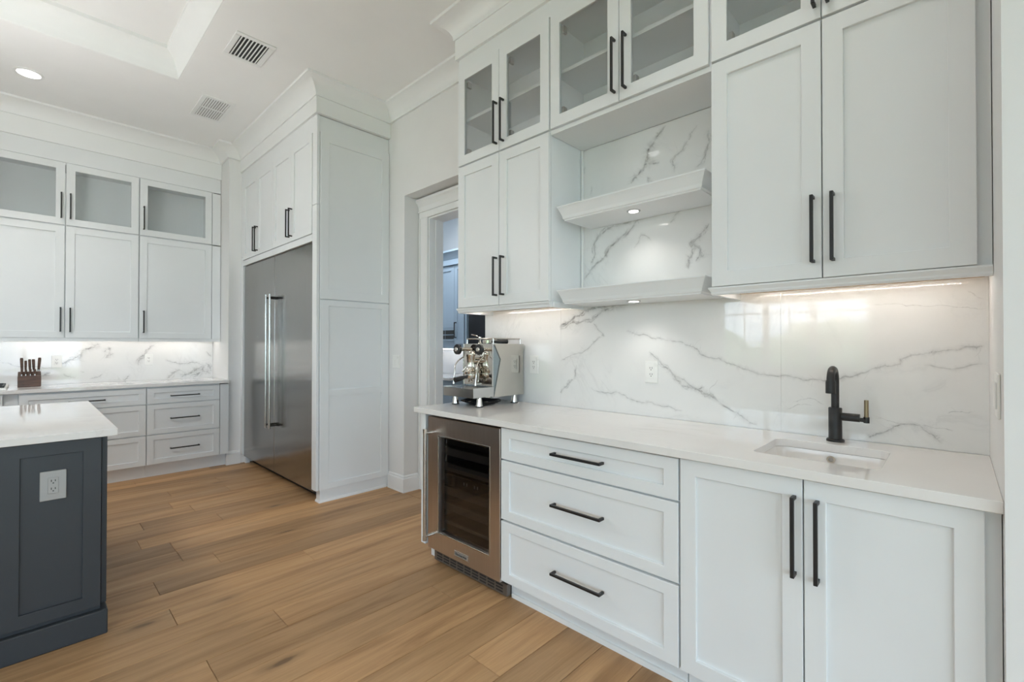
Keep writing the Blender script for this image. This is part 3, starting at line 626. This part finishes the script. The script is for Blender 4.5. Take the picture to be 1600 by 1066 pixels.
# ------------------------------------------------------------------ wet bar, wall run
def rail(parent, F, pts, z0, z1):
    pr = [(-.018, z0), (0, z0), (.004, z0 + .006), (.004, z0 + .012), (.012, z1 - .006), (.012, z1), (-.018, z1)]
    return M().loft(sweep_rings(pts, pr)).build('light_rail', 'cab', parent)
def led_run(parent, axis, p0, p1, z, power):
    """bead strip with its own lamp"""
    L = (Vector(p1) - Vector(p0)).length; n = int(L / .0165); m = M()
    for k in range(n):
        x, y = Vector(p0).lerp(Vector(p1), (k + .5) / n); m.box(x - .0025, x + .0025, y - .0025, y + .0025, z - .0015, z)
    s = M().box(min(p0[0], p1[0]) - .004, max(p0[0], p1[0]) + .004, min(p0[1], p1[1]) - .004, max(p0[1], p1[1]) + .004, z, z + .002).build('led_strip', 'plastic', parent)
    o = m.build('led_bead', 'led', s); o['kind'] = 'stuff'
c = thing('wall_cabinet', 'white two-door shaker wall cabinet above the espresso machine', 'cabinet', (2.12, 1.99, 1.53))
M().box(1.981, 2.269, 1.602, 2.374, 1.53, 2.461).build('body', 'cab', c)
front(c, 'door', FU, 1.992, 2.373, 1.532, 2.455, hv=(2.008, 1.704, .235)); front(c, 'door', FU, 1.603, 1.988, 1.532, 2.455, hv=(1.948, 1.704, .235))
rail(c, None, [(1.972, 1.600), (1.972, 2.378), (2.269, 2.378)], 1.498, 1.5295); M().box(1.985, 2.269, 1.588, 1.606, 1.498, 1.5295).build('light_rail', 'cab', c, bevel=.003)
M().box(1.99, 2.268, 1.608, 2.372, 1.524, 1.5298).build('bottom_panel', 'ply', c)
led_run(c, 'Y', (2.12, 1.64), (2.12, 2.34), 1.5225, 1.5)
c = thing('wall_cabinet', 'wide white two-door shaker wall cabinet above the bar sink', 'cabinet', (2.12, .34, 1.53))
M().box(1.981, 2.269, -.047, .733, 1.53, 2.461).build('body', 'cab', c)
front(c, 'door', FU, .347, .732, 1.532, 2.458, hv=(.372, 1.707, .24)); front(c, 'door', FU, -.046, .343, 1.532, 2.458, hv=(.312, 1.707, .24))
M().box(1.985, 2.0, -.078, -.047, 1.53, 3.1).build('filler', 'cab', c)
rail(c, None, [(1.972, -.078), (1.972, .735), (2.269, .735)], 1.498, 1.5295); M().box(1.99, 2.268, -.07, .73, 1.524, 1.5298).build('bottom_panel', 'ply', c)
led_run(c, 'Y', (2.13, -.02), (2.13, .68), 1.5225, 1.5)
def glass_cab(name, label, loc, F, u0, u1, v0, v1, depth, doors, parent_mat='inside', pane='pane', shelf=None, axis='X', topv=None):
    """open carcass with glazed doors; doors = [(u0,u1,hu)]"""
    c = thing(name, label, 'cabinet', loc); f = F[1] + .021; tk = .018; tv = topv or v1
    def bx(m, a, b, z0, z1, d0, d1): return m.box(d0, d1, a, b, z0, z1) if F[0] == 'X' else m.box(a, b, d0, d1, z0, z1)
    for a, b in ((u0, u0 + tk), (u1 - tk, u1)): bx(M(), a, b, v0, tv, f, f + depth).build('side_panel', parent_mat, c)
    bx(M(), u0 + tk, u1 - tk, v0, v0 + tk, f, f + depth).build('bottom_panel', parent_mat, c); bx(M(), u0 + tk, u1 - tk, v1 - tk, tv, f, f + depth).build('top_panel', 'cab', c)
    bx(M(), u0 + tk, u1 - tk, v0 + tk, v1 - tk, f + depth - .008, f + depth).build('back_panel', parent_mat, c)
    if shelf: bx(M(), u0 + tk + .001, u1 - tk - .001, shelf, shelf + .019, f + .02, f + depth - .009).build('shelf', 'cab', c)
    for a, b, hu, hz, hl in doors:
        d = front(c, 'door', F, a, b, v0 + .004, v1 - .002, glassmat=pane, hv=(hu, hz, hl))
        if F[0] == 'X':
            for z in (v0 + .075, v1 - .11): bx(M(), (b - .078), (b - .064), z, z + .035, F[1] + .02, F[1] + .05).build('hinge', 'grey', d)
    return c
glass_cab('glass_wall_cabinet', 'narrow glass-door cabinet above the espresso machine wall cabinet', (2.12, 1.99, 2.462), FU, 1.602, 2.374, 2.462, 3.085, .286, [(1.992, 2.373, 2.008, 2.634, .255), (1.603, 1.988, 1.950, 2.634, .255)], shelf=2.765, topv=3.30)
glass_cab('glass_wall_cabinet', 'wide glass-door cabinet above the marble shelf niche', (2.12, 1.17, 2.462), FU, .737, 1.599, 2.462, 3.085, .286, [(1.170, 1.592, 1.190, 2.64, .262), (.744, 1.166, 1.130, 2.64, .262)], shelf=2.765, topv=3.30)
glass_cab('glass_wall_cabinet', 'glass-door cabinet above the wide wall cabinet over the sink', (2.12, .34, 2.462), FU, -.047, .733, 2.464, 3.085, .286, [(.347, .732, .365, 2.64, .262), (-.046, .343, .325, 2.64, .262)], shelf=2.765, topv=3.30)
ni = thing('shelf_niche', 'open white niche between the bar wall cabinets', 'niche', (2.12, 1.17, 1.53))
M().box(1.975, 2.269, .737, 1.599, 2.440, 2.461).build('soffit', 'cab', ni)
M().box(2.255, 2.2695, 1.586, 1.6, 1.592, 2.438).build('corner_bead', 'trim', ni, bevel=.003)
def shelf(z0, z1, label):
    s = thing('floating_shelf', label, 'shelf', (2.13, 1.168, z0))
    H = z1 - z0; pr = [(.030, 0), (.030, .006), (.024, .010), (.021, .25 * H + .006), (.016, .5 * H), (.008, .75 * H), (.003, .88 * H), (0, .92 * H), (0, H)]
    rings = [[(1.985 + p, .768 + p, z0 + z), (2.268, .768 + p, z0 + z), (2.268, 1.568 - p, z0 + z), (1.985 + p, 1.568 - p, z0 + z)] for p, z in pr]
    M().loft(rings).build('board', 'cab', s, bevel=.0008)
    p = M().lathe((2.10, 1.168, z0 - .004), [(.031, 0), (.034, .0015), (.034, .0039)], seg=28).build('puck_light', 'steelr', s, smooth=True)
    M().lathe((2.10, 1.168, z0 - .0052), [(.024, 0), (.024, .0013)], seg=28).build('lens', 'puck', p)
    lamp('puck_lamp', 'SPOT', (2.10, 1.168, z0 - .01), 3.6, (1, .955, .91), spot_size=math.radians(130), spot_blend=.8, shadow_soft_size=.025)
shelf(1.965, 2.043, 'upper floating white shelf with coved front in the marble niche')
shelf(1.512, 1.588, 'lower floating white shelf with coved front, level with the cabinet bottoms')

# outlets and switches
def outlet(label, F, u, v, hw=.036, hh=.058, mat='plastic', cat='outlet', kind='duplex'):
    loc = (F[1], u, v - hh) if F[0] in ('X',) else (u, F[1], v - hh)
    o = thing('wall_outlet' if kind == 'duplex' else 'light_switch', label, cat, loc)
    M().fbox(F, u - hw, u + hw, v - hh, v + hh, 0, .006).build('plate', mat, o, bevel=.002)
    if kind == 'duplex':
        r = M().fbox(F, u - .0165, u + .0165, v - .034, v + .034, .006, .0085).build('receptacle', mat, o, bevel=.001)
        for s in (-1, 1):
            for du, dv, a, b in ((-.006, .004, .0013, .0045), (.006, .004, .0013, .0038), (0, -.006, .0022, .0022)):
                M().fbox(F, u + du - a, u + du + a, v + s * .0165 + dv - b, v + s * .0165 + dv + b, .0085, .0088).build('slot', 'slot', r)
    else:
        n = 2 if hw > .045 else 1
        for k in range(n):
            uc = u + (k - (n - 1) / 2) * .046; M().fbox(F, uc - .0165, uc + .0165, v - .034, v + .034, .006, .010).build('rocker', mat, o, bevel=.002)
    return o
outlet('white outlet on the bar backsplash between the shelf niche and the sink', ('X', XS - .0006), 1.158, 1.150)
outlet('white outlet on the bar backsplash beside the espresso machine', ('X', XS - .0006), 1.974, 1.162)
outlet('white light switch beside the refrigerator panel', ('X', XW), 3.615, 1.142, hw=.058, cat='switch', kind='rocker')
sw = thing('light_switch', 'white light switch on the wall block at the sink end of the bar', 'switch', (1.76, -.08, 1.10))
M().box(1.70, 1.82, -.0795, -.0735, 1.102, 1.218).build('plate', 'plastic', sw, bevel=.002)
for x in (1.72, 1.767): M().box(x, x + .033, -.0735, -.0695, 1.126, 1.194).build('rocker', 'plastic', sw, bevel=.0015)

# ------------------------------------------------------------------ espresso machine
e = thing('espresso_machine', 'polished chrome espresso machine with black knobs on the bar counter', 'coffee machine', (2.07, 2.195, .914))
M().box(1.984, 2.25, 2.064, 2.331, .974, 1.290).build('body', 'sidereflect', e, bevel=.004)  # blue-grey reflection painted into the body colour
for y0, y1 in ((2.058, 2.063), (2.332, 2.337)):
    P = [(1.992, 1.296), (2.258, 1.296), (2.250, 1.21), (2.257, .968), (1.988, .968), (2.046, 1.20)]
    M().loft([[(x, y, z) for x, z in P] for y in (y0, y1)]).build('side_panel', 'chrome', e)
M().box(1.972, 1.983, 2.060, 2.064, 1.034, 1.298).build('edge_trim', 'steelr', e); M().box(1.972, 1.983, 2.331, 2.335, 1.034, 1.298).build('edge_trim', 'steelr', e)
M().box(1.976, 1.983, 2.0645, 2.3305, 1.034, 1.298).build('front_panel', 'chrome', e, bevel=.001)
dt = M(); dt.box(1.815, 1.983, 2.056, 2.339, .974, .979); dt.box(1.815, 1.983, 2.056, 2.060, .979, 1.032); dt.box(1.815, 1.983, 2.335, 2.339, .979, 1.032); dt.box(1.815, 1.820, 2.060, 2.335, .979, 1.026)
dt = dt.build('drip_tray', 'steelr', e)
m = M()
for k in range(14): m.box(1.823, 1.975, 2.064 + k * .0196, 2.076 + k * .0196, 1.024, 1.027)
m.build('drip_grid', 'steelr', dt)
for x, y in ((1.89, 2.085), (1.89, 2.310), (2.195, 2.085), (2.195, 2.310)):
    ft = M().lathe((x, y, .9145), [(.0235, 0), (.0235, .004), (.021, .006), (.013, .0595)], seg=24).build('foot', 'chrome', e, smooth=True)
    M().lathe((x, y, .9142), [(.0245, 0), (.0245, .005)], seg=24).build('rubber_pad', 'black', ft)
m = M(); m.tube([(1.975, 2.2, 1.19), (1.925, 2.2, 1.19)], .022, 18); m.lathe((1.918, 2.2, 1.110), [(.038, 0), (.041, .012), (.030, .026), (.026, .05), (.026, .105), (.031, .112), (.031, .124), (.018, .135), (.008, .14)], seg=24)
gh = m.build('group_head', 'chrome', e, smooth=True)
M().lathe((1.918, 2.2, 1.078), [(.030, 0), (.033, .006), (.033, .03)], seg=24).build('filter_holder', 'chrome', gh, smooth=True)
M().tube([(1.886, 2.2, 1.092), (1.868, 2.2, 1.090), (1.845, 2.2, 1.086), (1.795, 2.2, 1.078)], [.008, .010, .0145, .016], 14).build('holder_handle', 'black', gh, smooth=True)
m = M()
for s in (-1, 1): m.tube([(1.918, 2.2, 1.082), (1.918, 2.2 + s * .012, 1.070), (1.915, 2.2 + s * .016, 1.058)], .006, 10)
m.build('spout', 'chrome', gh, smooth=True)
m = M(); m.tube([(1.945, 2.222, 1.165), (1.920, 2.245, 1.150), (1.905, 2.262, 1.12)], .006, 10); m.build('lever', 'chrome', gh, smooth=True)
for y in (2.308, 2.102):
    k = M().lathe((1.905, y, 1.262), [(.029, -.012), (.033, -.008), (.033, .008), (.029, .012), (.015, .013)], axis=(-1, 0, 0), seg=26).build('knob', 'black', e, smooth=True)
    M().lathe((1.905, y, 1.262), [(.014, .013), (.012, .017), (.003, .018)], axis=(-1, 0, 0), seg=20).build('knob_hub', 'chrome', k, smooth=True)
    M().tube([(1.976, y, 1.262), (1.916, y, 1.262)], .011, 14).build('valve_stem', 'chrome', k, smooth=True)
    s = 1 if y > 2.2 else -1
    yy = y - s * .012
    wd = M().tube([(1.955, yy, 1.250), (1.945, yy, 1.215), (1.905, yy + s * .008, 1.19), (1.885, yy + s * .012, 1.165), (1.878, yy + s * .013, 1.10), (1.872, yy + s * .013, 1.052)], .0042, 10).build('steam_wand', 'chrome', e, smooth=True)
    M().lathe((1.872, yy + s * .013, 1.040), [(.004, 0), (.007, .004), (.006, .016)], seg=12).build('tip', 'chrome', wd, smooth=True)
for y, z in ((2.15, 1.235), (2.25, 1.235)):
    g = M().lathe((1.977, y, z), [(.019, 0), (.020, .010), (.017, .012)], axis=(-1, 0, 0), seg=24).build('pressure_gauge', 'chrome', e, smooth=True)
    M().lathe((1.977, y, z), [(.0165, .0118), (.0163, .0125)], axis=(-1, 0, 0), seg=24).build('dial', 'plastic', g)
m = M()
for path in ([(1.995, 2.075, 1.292), (1.995, 2.075, 1.330), (2.238, 2.075, 1.330), (2.238, 2.075, 1.292)], [(1.995, 2.322, 1.292), (1.995, 2.322, 1.330), (2.238, 2.322, 1.330), (2.238, 2.322, 1.292)]): m.tube(path, .004, 8)
m.tube([(1.995, 2.075, 1.330), (1.995, 2.322, 1.330)], .004, 8); m.tube([(2.238, 2.075, 1.330), (2.238, 2.322, 1.330)], .004, 8)
m.build('cup_rail', 'chrome', e, smooth=True)
M().tube([(1.972, 2.13, 1.055), (1.974, 2.09, 1.055)], .001, 4).build('nameplate', 'slot', e)
# cord coiled below the machine
m = M(); P = []
for k in range(130):
    a = k * .17; r = .085 + .012 * math.sin(k * .31) + .0002 * k; P.append((2.0 + r * 1.05 * math.cos(a), 2.19 + r * math.sin(a), .921 + .007 * (k / 47.0) + .002 * math.sin(k)))
m.tube(P, .0048, 6); tag(m.build('power_cord', 'black', smooth=True), 'black power cord coiled on the counter under the espresso machine', 'cord')
vv = M().lathe((2.03, 2.235, 1.2905), [(.012, 0), (.012, .014), (.007, .02), (.007, .036), (.010, .038), (.010, .05), (.003, .054)], seg=16); vv.tube([(2.03, 2.235, 1.335), (2.0, 2.245, 1.352), (1.975, 2.255, 1.357)], .0035, 8); vv.build('relief_valve', 'chrome', e, smooth=True)
pf = thing('portafilter', 'spare portafilter with black handle lying on top of the espresso machine', 'portafilter', (2.07, 2.15, 1.2965))
M().lathe((2.03, 2.165, 1.2968), [(.026, 0), (.030, .004), (.031, .024), (.028, .025), (.027, .006)], seg=24).build('basket', 'chrome', pf, smooth=True)
M().tube([(2.058, 2.155, 1.310), (2.075, 2.150, 1.311), (2.10, 2.141, 1.312), (2.165, 2.118, 1.3125)], [.007, .009, .013, .0145], 14).build('grip', 'black', pf, smooth=True)

# ------------------------------------------------------------------ refrigerators and their surround
FR = ('X', 1.63)
for y0, y1, hy, side, lab in ((3.832, 4.706, 4.655, 1, 'stainless steel column refrigerator next to the tall white side panel'), (4.712, 5.598, 4.755, -1, 'stainless steel column refrigerator next to the wall column')):
    r = thing('column_refrigerator', lab, 'refrigerator', (1.95, (y0 + y1) / 2, 0))
    M().box(1.672, 2.262, y0 + .004, y1 - .004, .075, 2.136).build('body', 'grey', r)
    d = M().fbox(FR, y0, y1, .080, 2.138, -.038, 0).build('door', 'steel', r, bevel=.003, seg=2)
    h = M().tube([(1.567, hy, .500), (1.567, hy, 1.768)], .0105, 18).build('handle', 'steelr', d, smooth=True)
    for z in (.530, 1.738): M().tube([(1.63, hy, z), (1.567, hy, z)], .009, 12).build('standoff', 'darkst', h, smooth=True)
    M().box(1.72, 1.76, y0 + .004, y1 - .004, 0, .074).build('toe_grille', 'darkst', r)
s = thing('refrigerator_side_panel', 'tall white shaker side panel at the open side of the refrigerators', 'panel', (1.95, 3.78, 0))
M().box(1.640, 2.278, 3.757, 3.826, .104, 3.17).build('core', 'cab', s)
FS = ('Y', 3.737)
front(s, 'upper_panel', FS, 1.642, 2.276, 1.667, 3.036, st=(.072, .075)); front(s, 'lower_panel', FS, 1.642, 2.276, .106, 1.658, st=(.075, .048), rails=[(.868, .918)])
M().box(1.615, 1.638, 3.745, 3.827, 2.441, 3.17).build('front_stile', 'cab', s, bevel=.0015); M().box(1.615, 1.638, 3.745, 3.827, .104, 2.436).build('front_stile', 'cab', s, bevel=.0015)
M().box(1.655, 2.278, 3.757, 3.826, 0, .103).build('toe_kick', 'cab', s); m = M().loft(sweep_rings([(2.262, 3.757), (1.655, 3.757), (1.655, 3.826)], [(0, 0), (.011, 0), (.011, .010), (.006, .019), (0, .021)])).build('shoe_moulding', 'trim', s)
FO = ('X', 1.61)
for y0, y1, lab in ((3.829, 4.714, 'white overhead cabinet above the refrigerator by the tall side panel'), (4.716, 5.601, 'white overhead cabinet above the refrigerator by the wall column')):
    c = thing('overhead_cabinet', lab, 'cabinet', (1.95, (y0 + y1) / 2, 2.146)); mid = (y0 + y1) / 2
    M().box(1.632, 2.27, y0, y1, 2.146, 3.17).build('body', 'cab', c)
    front(c, 'door', FO, y0 + .003, mid - .0015, 2.210, 3.040, hv=(mid - .030, 2.372, .25)); front(c, 'door', FO, mid + .0015, y1 - .003, 2.210, 3.040, hv=(mid + .030, 2.372, .25))
    M().box(1.615, 1.632, y0, y1, 2.146, 2.203).build('bottom_rail', 'cab', c)
f = thing('refrigerator_filler', 'narrow white filler strip between refrigerator and wall column', 'panel', (1.63, 5.63, 0))
M().box(1.615, 1.66, 5.604, 5.661, .10, 2.24).build('strip', 'cab', f, bevel=.001); M().box(1.615, 1.66, 5.604, 5.661, 2.245, 3.17).build('strip', 'cab', f, bevel=.001); M().box(1.65, 1.69, 5.604, 5.661, 0, .099).build('toe_kick', 'cab', f)

# ------------------------------------------------------------------ back run
FK, FKU = ('Y', 5.62), ('Y', 5.95)
def base_drawers(label, x0, x1, extra=None, hl=.245):
    c = thing('drawer_cabinet', label, 'cabinet', ((x0 + x1) / 2, 5.9, 0)); xm = (x0 + x1) / 2
    M().box(x0, x1, 5.641, 6.264, .128, .8815).build('body', 'cab', c)
    for z0, z1, hz in ((.717, .868, .787), (.420, .709, .565), (.131, .412, .269)): front(c, 'drawer', FK, x0 + .002, x1 - .002, z0, z1, st=(.056, .048), hh=(hz, xm, hl))
    M().box(x0, x1 + (extra or 0), 5.70, 5.72, 0, .127).build('toe_kick', 'cab', c)
    if extra: M().box(x1 + .003, x1 + extra, 5.622, 5.65, .131, .874).build('filler', 'cab', c)
base_drawers('white three-drawer base cabinet next to the wall column', .792, 1.405, extra=.082)
base_drawers('white three-drawer base cabinet below the knife block', -.052, .790)
c = thing('base_cabinet', 'white base cabinet below the rangetop', 'cabinet', (-.6, 5.9, 0))
M().box(-1.06, -.14, 5.641, 6.264, .128, .8815).build('body', 'cab', c); M().box(-.14, -.054, 5.665, 6.264, .128, .8815).build('filler', 'cab', c)
front(c, 'door', FK, -1.058, -.602, .131, .868, hv=(-.63, .72, .245)); front(c, 'door', FK, -.598, -.142, .131, .868, hv=(-.57, .72, .245)); M().box(-1.06, -.054, 5.70, 5.72, 0, .127).build('toe_kick', 'cab', c)
base_drawers('white three-drawer base cabinet beyond the rangetop', -1.9, -1.064)
tag(M().box(-1.92, 1.490, 5.596, 6.262, .884, .914).build('back_countertop', 'quartz', bevel=.0015), 'long white quartz countertop along the back wall', 'countertop')
rt = thing('rangetop', 'low white and steel rangetop with black grates on the back counter', 'rangetop', (-.6, 5.9, .914))
M().box(-1.03, -.122, 5.64, 6.18, .9145, .934).build('tray', 'plastic', rt, bevel=.003)
for x in (-1.02, -.72, -.42):
    m = M()
    for y in (5.68, 5.83, 5.98, 6.13): m.box(x, x + .285, y, y + .014, .9345, .947)
    for xx in (x, x + .135, x + .271): m.box(xx, xx + .014, 5.694, 6.13, .937, .9455)
    m.build('grate', 'black', rt)
bb = thing('back_backsplash', 'white veined marble backsplash under the back wall cabinets', 'backsplash', (.2, 6.265, .914))
for a, b in ((-1.92, -.30), (-.2995, 1.488)): M().box(a, b, 6.262, 6.2695, .9145, 1.349).build('slab', 'marble', bb)
veins('veining', VEINS_BACK, ('Y', 6.262, .0005), bb, 21, scale=2.2, clip=(-.29, 1.487, .916, 1.348))
DB = [(-.305, .2285, .205, 'white shaker wall cabinet door pair side above the knife block'), (.2355, .766, .268, ''), (.774, 1.401, .808, '')]
c = thing('wall_cabinet', 'white two-door shaker wall cabinet above the knife block', 'cabinet', (.23, 6.1, 1.352))
M().box(-.307, .769, 5.971, 6.262, 1.352, 2.394).build('body', 'cab', c)
front(c, 'door', FKU, -.305, .2285, 1.354, 2.389, hv=(.2035, 1.522, .225)); front(c, 'door', FKU, .2355, .766, 1.354, 2.389, hv=(.268, 1.520, .225))
M().box(-.307, .769, 5.956, 5.975, 1.322, 1.3515).build('light_rail', 'cab', c); led_run(c, 'X', (-.25, 6.12), (.72, 6.12), 1.348, 2.0)
c = thing('wall_cabinet', 'white single-door shaker wall cabinet next to the wall column', 'cabinet', (1.1, 6.1, 1.352))
M().box(.771, 1.404, 5.971, 6.262, 1.352, 2.394).build('body', 'cab', c); front(c, 'door', FKU, .774, 1.401, 1.354, 2.389, hv=(.807, 1.522, .225))
M().box(1.406, 1.487, 5.955, 5.99, 1.354, 2.389).build('filler', 'cab', c); M().box(1.406, 1.487, 5.955, 5.99, 2.400, 2.972).build('filler', 'cab', c); M().box(.771, 1.488, 5.956, 5.975, 1.322, 1.3515).build('light_rail', 'cab', c)
led_run(c, 'X', (.80, 6.12), (1.44, 6.12), 1.348, 1.35)
c = thing('wall_cabinet', 'white two-door shaker wall cabinet above the rangetop', 'cabinet', (-.85, 6.1, 1.352))
M().box(-1.39, -.309, 5.971, 6.262, 1.352, 2.394).build('body', 'cab', c); front(c, 'door', FKU, -1.388, -.851, 1.354, 2.389, hv=(-.88, 1.52, .225)); front(c, 'door', FKU, -.847, -.311, 1.354, 2.389, hv=(-.82, 1.52, .225))
glass_cab('glass_wall_cabinet', 'smoky glass-door cabinet above the two-door back wall cabinet', (.23, 6.1, 2.396), FKU, -.307, .769, 2.396, 2.978, .29, [(-.305, .2285, .2035, 2.575, .235), (.2355, .766, .265, 2.575, .235)], pane='frost', topv=3.17)
glass_cab('glass_wall_cabinet', 'smoky glass-door cabinet above the single-door back wall cabinet', (1.1, 6.1, 2.396), FKU, .771, 1.404, 2.396, 2.978, .29, [(.774, 1.401, .805, 2.575, .235)], pane='frost', topv=3.17)
glass_cab('glass_wall_cabinet', 'smoky glass-door cabinet above the rangetop wall cabinet', (-.85, 6.1, 2.396), FKU, -1.39, -.309, 2.396, 2.978, .29, [(-1.388, -.851, -.88, 2.575, .235), (-.847, -.311, -.82, 2.575, .235)], pane='frost', topv=3.17)
m = M(); m.box(-1.39, 1.487, 5.957, 5.969, 2.982, 3.14); tag(struct(m.build('trim_10', 'cab')), 'white face board above the glass doors of the back run')
m = M(); m.box(1.967, 1.979, -.078, 2.374, 3.087, 3.175); tag(struct(m.build('trim_11', 'cab')), 'white face board above the glass doors of the bar')
m = M(); m.box(1.617, 1.631, 3.829, 5.661, 3.044, 3.175); tag(struct(m.build('trim_12', 'cab')), 'white face board above the overhead refrigerator cabinets')
outlet('white outlet on the back backsplash beside the knife block', ('Y', 6.2615), .192, 1.128); outlet('white outlet on the back backsplash near the wall column', ('Y', 6.2615), .897, 1.130)

# knife block and knives
kb = thing('knife_block', 'dark walnut knife block on the back counter', 'knife block', (.01, 6.03, .914))
M().box(-.063, .084, 5.98, 6.10, .9145, 1.010).build('block', 'walnut', kb, bevel=.003); 
m = M().loft([[(-.063, 6.035, 1.0105), (.084, 6.035, 1.0105), (.084, 6.10, 1.0105), (-.063, 6.10, 1.0105)], [(-.061, 6.045, 1.046), (.082, 6.045, 1.046), (.082, 6.10, 1.046), (-.061, 6.10, 1.046)]]).build('rear_block', 'walnut', kb)
for x, y, z, ln, r, lean, lab in ((-.037, 6.005, 1.010, .062, .0075, 0, 'short dark-handled knife at the rangetop end of the block front row'), (-.012, 6.005, 1.010, .056, .007, 0, 'smallest dark-handled knife in the front row of the knife block'), (.016, 6.005, 1.010, .060, .0075, 0, 'short dark-handled knife third along the front row from the rangetop'), (.044, 6.005, 1.010, .058, .007, 0, 'short dark-handled knife ending the front row, away from the rangetop'),
                           (-.037, 6.07, 1.046, .123, .010, -.003, 'long knife at the rangetop end of the rear row of the block'), (-.014, 6.07, 1.046, .098, .008, 0, 'shortest of the long knives in the rear row of the block'), (.013, 6.07, 1.046, .110, .009, -.003, 'long knife in the middle of the rear row of the block'), (.038, 6.07, 1.046, .110, .010, -.004, 'long knife in the rear row beside the leaning one'), (.068, 6.07, 1.046, .124, .010, .006, 'long knife leaning at the end of the rear row, nearest the outlet')):
    low = z < 1.03
    k = thing('kitchen_knife', lab, 'knife', (x, y, z), 'front knives in the block' if low else 'rear knives in the block')
    zb = z + .002
    M().tube([(x, y, zb), (x, y, zb + .014)], r * .8, 10).build('bolster', 'steelr', k, smooth=True)
    M().tube([(x, y, zb + .014), (x + lean * .4, y, zb + ln * .4), (x + lean, y, zb + ln * .9), (x + lean, y, zb + ln)], [r * .85, r, r * 1.12, r * .9], 10).build('handle', 'walnut', k, smooth=True)

# ------------------------------------------------------------------ island
IS = thing('kitchen_island', 'dark slate shaker island cabinet with plinth', 'island', (-1.05, 3.45, 0))
M().box(-2.3, .231, 2.782, 4.16, .105, .8815).build('body', 'islandp', IS)
FI = ('Y', 2.762)
x = .2315
for k in range(8): front(IS, 'end_panel', FI, x - .312, x - .001, .128, .878, st=(.061, .055), mat='islandp'); x -= .3135
M().box(-2.29, .255, 2.752, 4.17, .0, .108).build('plinth', 'islandp', IS, bevel=.004)
for y0, y1 in ((2.79, 3.24), (3.245, 3.695), (3.70, 4.15)): M().box(.2335, .2525, y0, y1, .128, .878).build('door', 'islandp', IS, bevel=.001)
tag(M().box(-2.35, .283, 2.735, 4.205, .8825, .914).build('island_countertop', 'quartz', bevel=.0015), 'glossy white quartz countertop on the dark island', 'countertop')
outlet('grey metal outlet on the end panel of the dark island', ('Y', FI[1] + .009), .0775, .695, hw=.041, hh=.062, mat='grey')

# ------------------------------------------------------------------ ceiling fittings
def vent(label, x0, x1, y0, y1, n, dark, cross=False):
    v = thing('ceiling_vent', label, 'vent', ((x0 + x1) / 2, (y0 + y1) / 2, ZC - .008)); b = .034
    m = M()
    for q in ((x0, x1, y0, y0 + b), (x0, x1, y1 - b, y1), (x0, x0 + b, y0 + b, y1 - b), (x1 - b, x1, y0 + b, y1 - b)): m.box(*q, ZC - .008, ZC)
    if cross: m.box(x0 + b, x1 - b, (y0 + y1) / 2 - .008, (y0 + y1) / 2 + .008, ZC - .0075, ZC - .001)
    m.build('frame', 'trim', v, bevel=.002)
    M().box(x0 + b, x1 - b, y0 + b, y1 - b, ZC - .0012, ZC - .0004).build('duct_opening', 'slot' if dark else 'grey', v)
    p = (x1 - x0 - 2 * b) / n; ww = .30 if dark else .52
    for k in range(n):
        xc = x0 + b + p * (k + .5); M().box(xc - p * ww / 2, xc + p * ww / 2, y0 + b, y1 - b, ZC - .0065, ZC - .0015).build('louvre', 'trim', v)
vent('ceiling return vent with wide dark gaps, set near the tray corner', .968, 1.222, 3.52, 3.87, 8, True)
vent('white ceiling vent with fine louvres near the refrigerator crown', 1.018, 1.268, 4.62, 5.11, 10, False, True)
def downlight(label, x, y, z=ZC, p=20, cone=150):
    d = thing('recessed_downlight', label, 'downlight', (x, y, z - .006), 'recessed ceiling downlights')
    M().lathe((x, y, z - .006), [(.066, .004), (.070, 0), (.088, 0), (.088, .006)], seg=36).build('trim_ring', 'trim', d, smooth=True)
    M().lathe((x, y, z - .0045), [(.068, 0), (.068, .002)], seg=36).build('lens', 'can', d)
    lamp('downlight_lamp', 'SPOT', (x, y, z - .02), p, (1, .975, .95), spot_size=math.radians(cone), spot_blend=1.0, shadow_soft_size=.07)
downlight('round recessed downlight in the ceiling in front of the back cabinets', -.01, 5.27, p=40, cone=105)
downlight('added unseen recessed downlight farther along the back cabinets', -1.9, 5.27, p=40, cone=105)  # out of view, added for more light
downlight('round recessed downlight in the ceiling before the bar sink', 1.35, .55); downlight('round recessed downlight in the ceiling beside the near wall block', 1.2, -1.4)
for q in ((-.6, 2.6), (-2.0, 2.6), (-.6, .6), (-2.0, .6)): downlight('added unseen recessed downlight inside the ceiling tray', *q, z=TZ)  # unseen tray lights, added to brighten and flatten the lighting

# unseen globe lamps added to light the ceiling and upper cabinets
for x, y, lab in ((-.45, 3.62, 'added unseen glowing globe over the island, away from the back cabinets'), (-.45, 4.08, 'added unseen glowing globe over the island edge by the back cabinets')):
    p = thing('fill_globe', lab, 'lamp', (x, y, 2.28), 'added light globes over the island')
    M().lathe((x, y, 2.40), [(.12 * math.sin(math.pi * k / 14), -.12 * math.cos(math.pi * k / 14)) for k in range(15)], seg=28).build('globe', 'globe', p, smooth=True)
    M().lathe((x, y, 2.516), [(.03, 0), (.03, .05), (.012, .06)], seg=20).build('socket', 'black', p, smooth=True)
    M().tube([(x, y, 2.575), (x, y, TZ - .022)], .004, 8).build('stem', 'black', p, smooth=True); M().lathe((x, y, TZ - .022), [(.06, 0), (.06, .021)], seg=24).build('canopy', 'black', p, smooth=True)

led_run(pc, 'Y', (3.85, 4.3), (3.85, 5.6), 1.236, 2.0)  # strip added to brighten the pale area below the pantry cabinet
